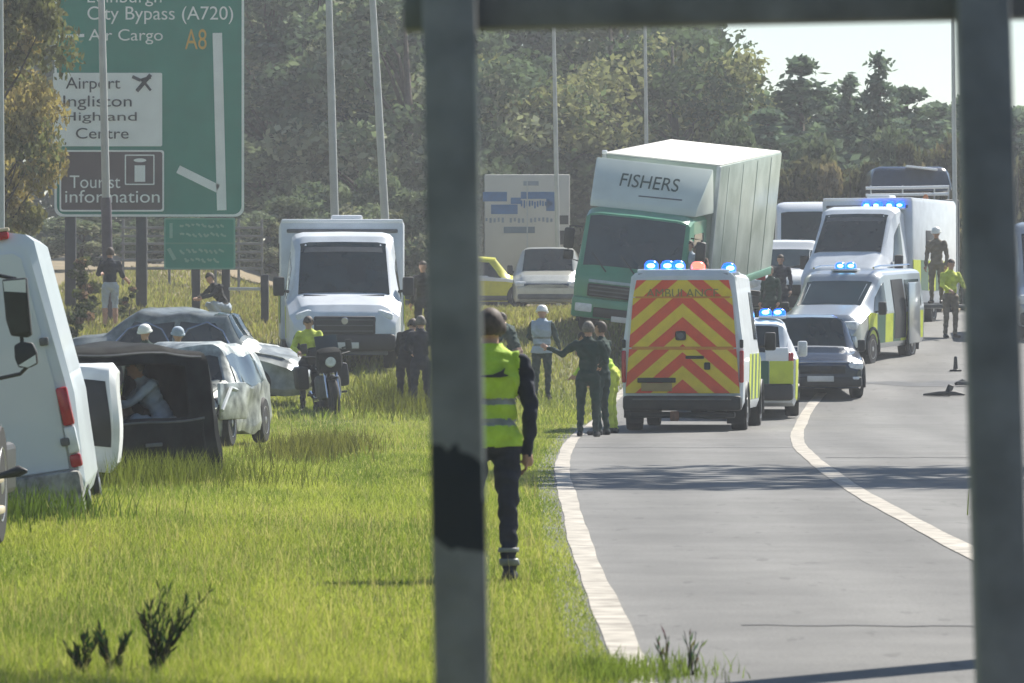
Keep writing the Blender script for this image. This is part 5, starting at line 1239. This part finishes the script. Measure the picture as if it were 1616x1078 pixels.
# ================================================================== motorcycle
mc = empty('motorcycle', (W(520, 0, 90).x, 90.2, g(-3.2, 90)+.02), yaw=190, roll=6); tag(mc, 'dark motorcycle standing beside the officer in the lime jacket', 'motorcycle')
for y_ in (.72, -.72):
    t = lathe('wheel', mc, M['rubber'], [(-.07, .22), (-.075, .28), (-.04, .32), (.04, .32), (.075, .28), (.07, .22)], (0, y_, .32), 'X', 28); lathe('rim', t, M['alloy'], [(-.05, .225), (-.02, .06), (.02, .06), (.05, .225)], (0, y_, .32), 'X', 24)
for s in (-1, 1):
    tube('fork', mc, M['chrome'], [(s*.1, .74, .32), (s*.1, .52, .95)], .028, 8); box('pannier', mc, M['plastic'], (s*.36, -.6, .68), (.22, .5, .42), .06); tube('exhaust', mc, M['chrome'], [(s*.16, .2, .3), (s*.18, -.3, .28), (s*.2, -.8, .4)], .045, 10)
    mirror(mc, s*.3, .45, 1.22, .7); box('foot_peg', mc, M['plastic'], (s*.26, -.05, .38), (.2, .06, .04), .01)
tube('handlebar', mc, M['plastic'], [(-.42, .3, 1.08), (-.2, .45, 1.04), (.2, .45, 1.04), (.42, .3, 1.08)], .02, 8); box('engine', mc, M['greyplastic'], (0, .1, .5), (.42, .55, .42), .08); box('tank', mc, M['dark_blue'], (0, .15, .86), (.34, .6, .26), .1); box('seat', mc, M['blackcloth'], (0, -.45, .84), (.32, .7, .14), .05)
box('fairing', mc, M['black_paint'], (0, .62, .98), (.46, .34, .44), .12, Matrix.Rotation(-.3, 4, 'X')); box('windshield', mc, M['glass_far'], (0, .5, 1.28), (.4, .04, .3), .015, Matrix.Rotation(.5, 4, 'X')); lathe('headlamp', mc, M['headlamp'], [(.78, .1), (.83, .08)], (0, 0, .95), 'Y', 16)
box('mudguard', mc, M['black_paint'], (0, .72, .66), (.16, .5, .05), .02); tube('frame', mc, M['plastic'], [(0, .5, .9), (0, .1, .28), (0, -.5, .4), (0, -.72, .32)], .03, 8); box('top_box', mc, M['plastic'], (0, -.85, 1.05), (.42, .36, .32), .07)

# ================================================================== people
PG_ = None
def at(px, Y, dz=0, z=None): X = (px-808)*Y/K; return (X, Y, (g(X, Y) if z is None else z)+dz)
mp, J = person('person in a lime vest with grey bands standing beside the left frame post', at(774, 32.3), 2, dict(elR=(.26, .0, 1.12), wrR=(.245, .05, .86), shR=(.2, 0, 1.43), shL=(-.2, 0, 1.43)), 'navy', 'navy', hair='hair', vest='hv', bands=True, vox=.014, scale=.985)
bm = bmesh.new()
pts = [(-.12, .0), (-.02, .008), (.035, .03), (.06, .05), (.05, .015), (.085, .0), (.03, -.012), (-.04, -.012), (-.12, -.008)]
A = [bm.verts.new((.03+x_, -.172, 1.345+z)) for x_, z in pts]; B = [bm.verts.new((.03+x_, -.12, 1.345+z)) for x_, z in pts]; bm.faces.new(A); bm.faces.new(B)
for i in range(len(pts)): bm.faces.new((A[i], A[(i+1) % len(pts)], B[(i+1) % len(pts)], B[i]))
from_bm('emblem', bm, M['ink'], mp)
person('paramedic in dark green seen from behind holding the left arm out', at(928, 77.6), -8, dict(elL=(-.4, .05, 1.27), wrL=(-.62, .12, 1.36), elR=(.27, .08, 1.17), wrR=(.16, .27, 1.1)), 'dgreen', 'dgreen', hair='greyhair', group=None)
person('paramedic in dark green standing close on the right of the one holding an arm out', at(950, 78.9), 60, dict(elR=(.25, .15, 1.2), wrR=(.1, .35, 1.25)), 'dgreen', 'dgreen', hair='hair', vest=None)
person('person in a bright lime jacket bending beside the chevron ambulance', at(966, 80.6), 75, dict(waist=(0, .1, 1.1), chest=(0, .22, 1.27), neck=(0, .34, 1.4), head=(0, .45, 1.5), shL=(-.19, .28, 1.36), shR=(.19, .28, 1.36), elL=(-.24, .4, 1.1), elR=(.24, .4, 1.1), wrL=(-.2, .55, .95), wrR=(.2, .55, .95)), 'hv', 'hv2', hair='hair')
person('person in a white helmet and pale grey vest on the verge below the tilted lorry', at(855, 96.5), -12, dict(elL=(-.27, .1, 1.2), wrL=(-.2, .32, 1.12), elR=(.28, .05, 1.16), wrR=(.3, .2, .98)), 'dgreen', 'dgreen', helmet='helmet', vest='greycloth', bandmat='reflect')
person('bare headed person with a dark sleeve leaning beside the white helmeted one', at(815, 95), 70, dict(waist=(0, .05, 1.12), chest=(0, .14, 1.31), neck=(0, .22, 1.46), head=(0, .3, 1.58), shL=(-.185, .16, 1.4), shR=(.185, .16, 1.4), elL=(-.24, .3, 1.15), elR=(.24, .22, 1.1), wrL=(-.2, .5, 1.1), wrR=(.22, .3, .86)), 'dgreen', 'brown', hair='hair')
person('officer in a lime jacket with head bowed beside the dark motorcycle', at(488, 91), 172, dict(head=(0, .09, 1.62), elL=(-.27, .12, 1.18), wrL=(-.36, .32, 1.02), elR=(.27, .12, 1.18), wrR=(.14, .34, 1.1)), 'hv2', 'navy', hair='hair')
person('person in dark uniform bending left of the other dark figure by the nearest post', at(640, 92.5), -25, dict(waist=(0, .06, 1.12), chest=(0, .14, 1.31), neck=(0, .22, 1.45), head=(0, .3, 1.57), shL=(-.185, .16, 1.4), shR=(.185, .16, 1.4), elL=(-.27, .2, 1.12), elR=(.24, .3, 1.14), wrL=(-.24, .36, .92), wrR=(.15, .5, 1.05)), 'blackcloth', 'blackcloth', hair='hair')
person('person in navy uniform seen from behind against the nearest frame post', at(664, 92), 5, dict(elL=(-.26, .1, 1.17), wrL=(-.16, .3, 1.1)), 'navy', 'navy', hair='greyhair')
person('far person in dark clothes between the box ambulance and the nearest post', at(668, 106), 160, None, 'blackcloth', 'navy', hair='hair')
person('person in a navy shirt and grey shorts standing under the big green sign', at(174, 111), 20, dict(elL=(-.25, .1, 1.18), wrL=(-.1, .3, 1.2), elR=(.28, .02, 1.15), wrR=(.42, .14, 1.05)), 'navy', 'greycloth', hair='hair', forearm='skin', shin='skin')
CR = dict(pelvis=(0, 0, .42), waist=(0, .1, .58), chest=(0, .22, .76), neck=(0, .3, .93), head=(0, .38, 1.05), hipL=(-.1, .02, .4), hipR=(.1, .02, .4), kneeL=(-.16, .4, .5), kneeR=(.16, .36, .48), ankL=(-.13, .1, .1), ankR=(.13, .06, .1), shL=(-.18, .22, .87), shR=(.18, .22, .87), elL=(-.22, .42, .7), elR=(.22, .42, .7), wrL=(-.14, .62, .62), wrR=(.14, .62, .62))
person('person in dark clothes crouching at the foot of the small green sign', at(356, 111), 120, CR, 'blackcloth', 'greycloth', hair='hair')
BEND = dict(pelvis=(0, -.05, .86), waist=(0, .08, .98), chest=(0, .24, 1.06), neck=(0, .4, 1.1), head=(0, .53, 1.14), hipL=(-.1, -.04, .82), hipR=(.1, -.04, .82), kneeL=(-.12, .03, .46), kneeR=(.12, .03, .46), shL=(-.19, .3, 1.07), shR=(.19, .3, 1.07), elL=(-.24, .4, .84), elR=(.24, .4, .84), wrL=(-.16, .55, .7), wrR=(.16, .55, .7))
person('person in a pale blue grey shirt inside the black wreck, seen through its empty window', (W(268, 0, 55.2).x, 55.2, .16), 100, CR, 'greycloth', 'greycloth', hair='greyhair')
person('brown haired person in a brown top at the left of the black wreck window', (W(203, 0, 55.3).x, 55.3, .2), 95, CR, 'brown', 'navy', hair='hair')
person('white helmeted head between the black wreck and the grey saloon', at(230, 77), 150, None, 'dgreen', 'navy', helmet='helmet', scale=.9)
person('person with a dull green helmet right of the white helmeted head in the crash pile', at(280, 78), 200, None, 'tancloth', 'navy', helmet='greycloth', scale=.89)
person('firefighter in a white helmet standing on the step of the lit ambulance', (W(1478, 0, 119).x, 119, 2.28), 160, None, 'tancloth', 'tancloth', helmet='helmet')
box('side_step', ba, M['greyplastic'], ba.matrix_world.inverted() @ Vector((W(1478, 0, 119).x, 119.1, 2.22)), (1.3, .6, .08), .02)
person('person in a yellow jacket beside the right frame post behind the chequered van', at(1500, 118.6), 200, dict(elL=(-.27, .12, 1.18), wrL=(-.2, .36, 1.1), elR=(.27, .12, 1.18), wrR=(.2, .36, 1.08)), 'hv2', 'tancloth', hair='hair', scale=1.04)
LM = lo.matrix_world
person('person standing on the cab step of the tilted lorry above the chevron ambulance lamps', LM @ Vector((-1.32, .35, .38)), 150, dict(elL=(-.25, .1, 1.2), wrL=(-.2, .3, 1.3)), 'brown', 'navy', hair='hair')
box('cab_step', lo, M['plastic'], (-1.3, .35, .34), (.4, .6, .06), .02)
person('second person at the lorry cab door, higher and left of the one on the step', LM @ Vector((-1.28, .95, .5)), 130, None, 'greycloth', 'navy', hair='hair')
person('dark haired person standing between the lorry box and the lit ambulance', at(1232, 124), 170, None, 'navy', 'navy', hair='hair')
person('person in green standing low beside the rear corner of the lorry box', at(1216, 118.5), 150, None, 'dgreen', 'dgreen', hair='greyhair', scale=.95)

# ================================================================== small things
def debris(name, label, px, Y, pts, r, m):
    X = (px-808)*Y/K; o = empty(name, (X, Y, float(road_z(Y))+.012)); tag(o, label, 'debris', 'crash debris on the road')
    tube('bent_bar', o, M[m], pts, r, 7); return o
d1 = debris('bumper_fragment', 'flat dark car fragment lying on the road nearest the right frame post', 1490, 99.5, [(-.4, .1, .03), (-.1, 0, .05), (.2, -.05, .06), (.4, .1, .03)], [.02, .05, .05, .02], 'plastic'); box('shard', d1, M['plastic'], (.1, .05, .12), (.12, .1, .22), .02, Matrix.Rotation(.4, 4, 'Y'))
d2 = debris('trim_fragment', 'small dark lump on the road beside the right frame post', 1519, 102.5, [(-.15, 0, .04), (0, .05, .08), (.16, 0, .04)], [.03, .07, .03], 'plastic'); box('shard', d2, M['greyplastic'], (0, -.05, .06), (.2, .12, .08), .02)
cn = empty('marker_post', (W(1508, 0, 107).x, 107, float(road_z(107))+.01)); cn.scale = (.7, .7, .7); tag(cn, 'short dark upright marker standing on the far lane', 'marker')
lathe('upright', cn, M['plastic'], [(.03, .1), (.06, .07), (.4, .05), (.44, .03)], (0, 0, 0), 'Z', 14); box('foot', cn, M['rubber'], (0, 0, .02), (.34, .34, .04), .01)
# tall dark weeds near the lens
WG = 'tall dark weeds in the near grass'
def weed(px, py, Y, h_, n, lean, label, base=(.03, .04, .02), spread=.5, leaves=20):
    X = (px-808)*Y/K; r = empty('weed_plant', (X, Y, g(X, Y)-.02)); bm = bmesh.new(); vs_ = []; fs = []; C = []
    for i in range(n):
        a = random.uniform(-spread, spread)+lean; b = random.uniform(-.3, .3); L_ = h_*random.uniform(.55, 1.0)
        p = [Vector((.012*random.uniform(-3, 3), 0, 0)), Vector((a*L_*.35, b*L_*.3, L_*.55)), Vector((a*L_*.9, b*L_*.6, L_))]
        bm_tube(bm, p, [.004, .003, .0015], 5)
        for k in range(leaves):
            t = random.uniform(.15, 1); q = p[0].lerp(p[1], t/.5) if t < .5 else p[1].lerp(p[2], (t-.5)/.5)
            d = (p[2]-p[0]).normalized()+Vector((random.uniform(-.7, .7), random.uniform(-.5, .5), random.uniform(-.1, .4))); d.normalize()
            ln = random.uniform(.03, .075); w_ = Vector((0, 1, 0)).cross(d).normalized()*random.uniform(.003, .0065); j = len(vs_)
            vs_ += [tuple(q), tuple(q+d*ln*.5+w_), tuple(q+d*ln), tuple(q+d*ln*.5-w_)]; fs.append((j, j+1, j+2, j+3)); C += [[c*random.uniform(.6, 1.5) for c in base]+[1]]*4
    from_bm('stem', bm, mat('dry_dark_stem', (.05, .045, .03), .9), r)
    me = bpy.data.meshes.new('leaf_clusters'); me.from_pydata(vs_, [], fs); at_ = me.color_attributes.new('Col', 'FLOAT_COLOR', 'POINT'); at_.data.foreach_set('color', np.array(C, np.float32).ravel())
    tag(link('leaf_clusters', me, r, M['leaf_a']), kind='stuff'); tag(r, label, 'weed', WG)
weed(248, 0, 22.8, .42, 16, .2, 'tallest dark weed in the grass near the bottom left, leaning right'); weed(176, 0, 22.8, .24, 8, .05, 'short forked dark weed left of the tallest one'); weed(132, 0, 22.7, .22, 7, .0, 'short dark weed nearest the bottom left corner')
weed(1092, 0, 23.6, .25, 7, .0, 'thin dry stalks at the bottom where the grass meets the asphalt', (.12, .12, .07), .3, 3); weed(1050, 0, 23.8, .2, 6, -.05, 'sparse dry stalks beside the foot of the white edge line', (.12, .12, .07), .3, 3)
# wild flowers and shrubs beside the man under the sign
sh = broad_tree(1.5, .6, .1, 14, 1800, .05, [(.07, .09, .05), (.16, .17, .1), (.3, .2, .16)], M['leaf_y'], M['bark'], trunk=.03)
for px, Y, s_, lb in ((140, 112, 1.05, 'flowering shrub with pinkish tufts left of the man in the navy shirt'), (118, 100, .9, 'dark low shrub beside the roof edge of the white van'), (205, 114, .55, 'small shrub at the feet of the man in the navy shirt')):
    place_tree('shrub', sh, (px-808)*Y/K, Y, s_, px, lb, 'low shrubs under the big sign', 'shrub')

# ------------------------------------------------------------------ haze
bm = bmesh.new(); bm_box(bm, (10, 345, 11), (260, 740, 25))
hz = from_bm('haze', bm, [], None); tag(hz, 'thin pale haze over the whole road', 'haze', kind='stuff')
hm = bpy.data.materials.new('thin_air_haze'); hm.use_nodes = True; ht = hm.node_tree; ht.nodes.remove(ht.nodes['Principled BSDF'])
pv = ht.nodes.new('ShaderNodeVolumePrincipled'); pv.inputs['Color'].default_value = (.9, .93, .96, 1); pv.inputs['Density'].default_value = .0008; pv.inputs['Anisotropy'].default_value = .2
ht.links.new(pv.outputs[0], ht.nodes['Material Output'].inputs['Volume']); hz.data.materials.append(hm)
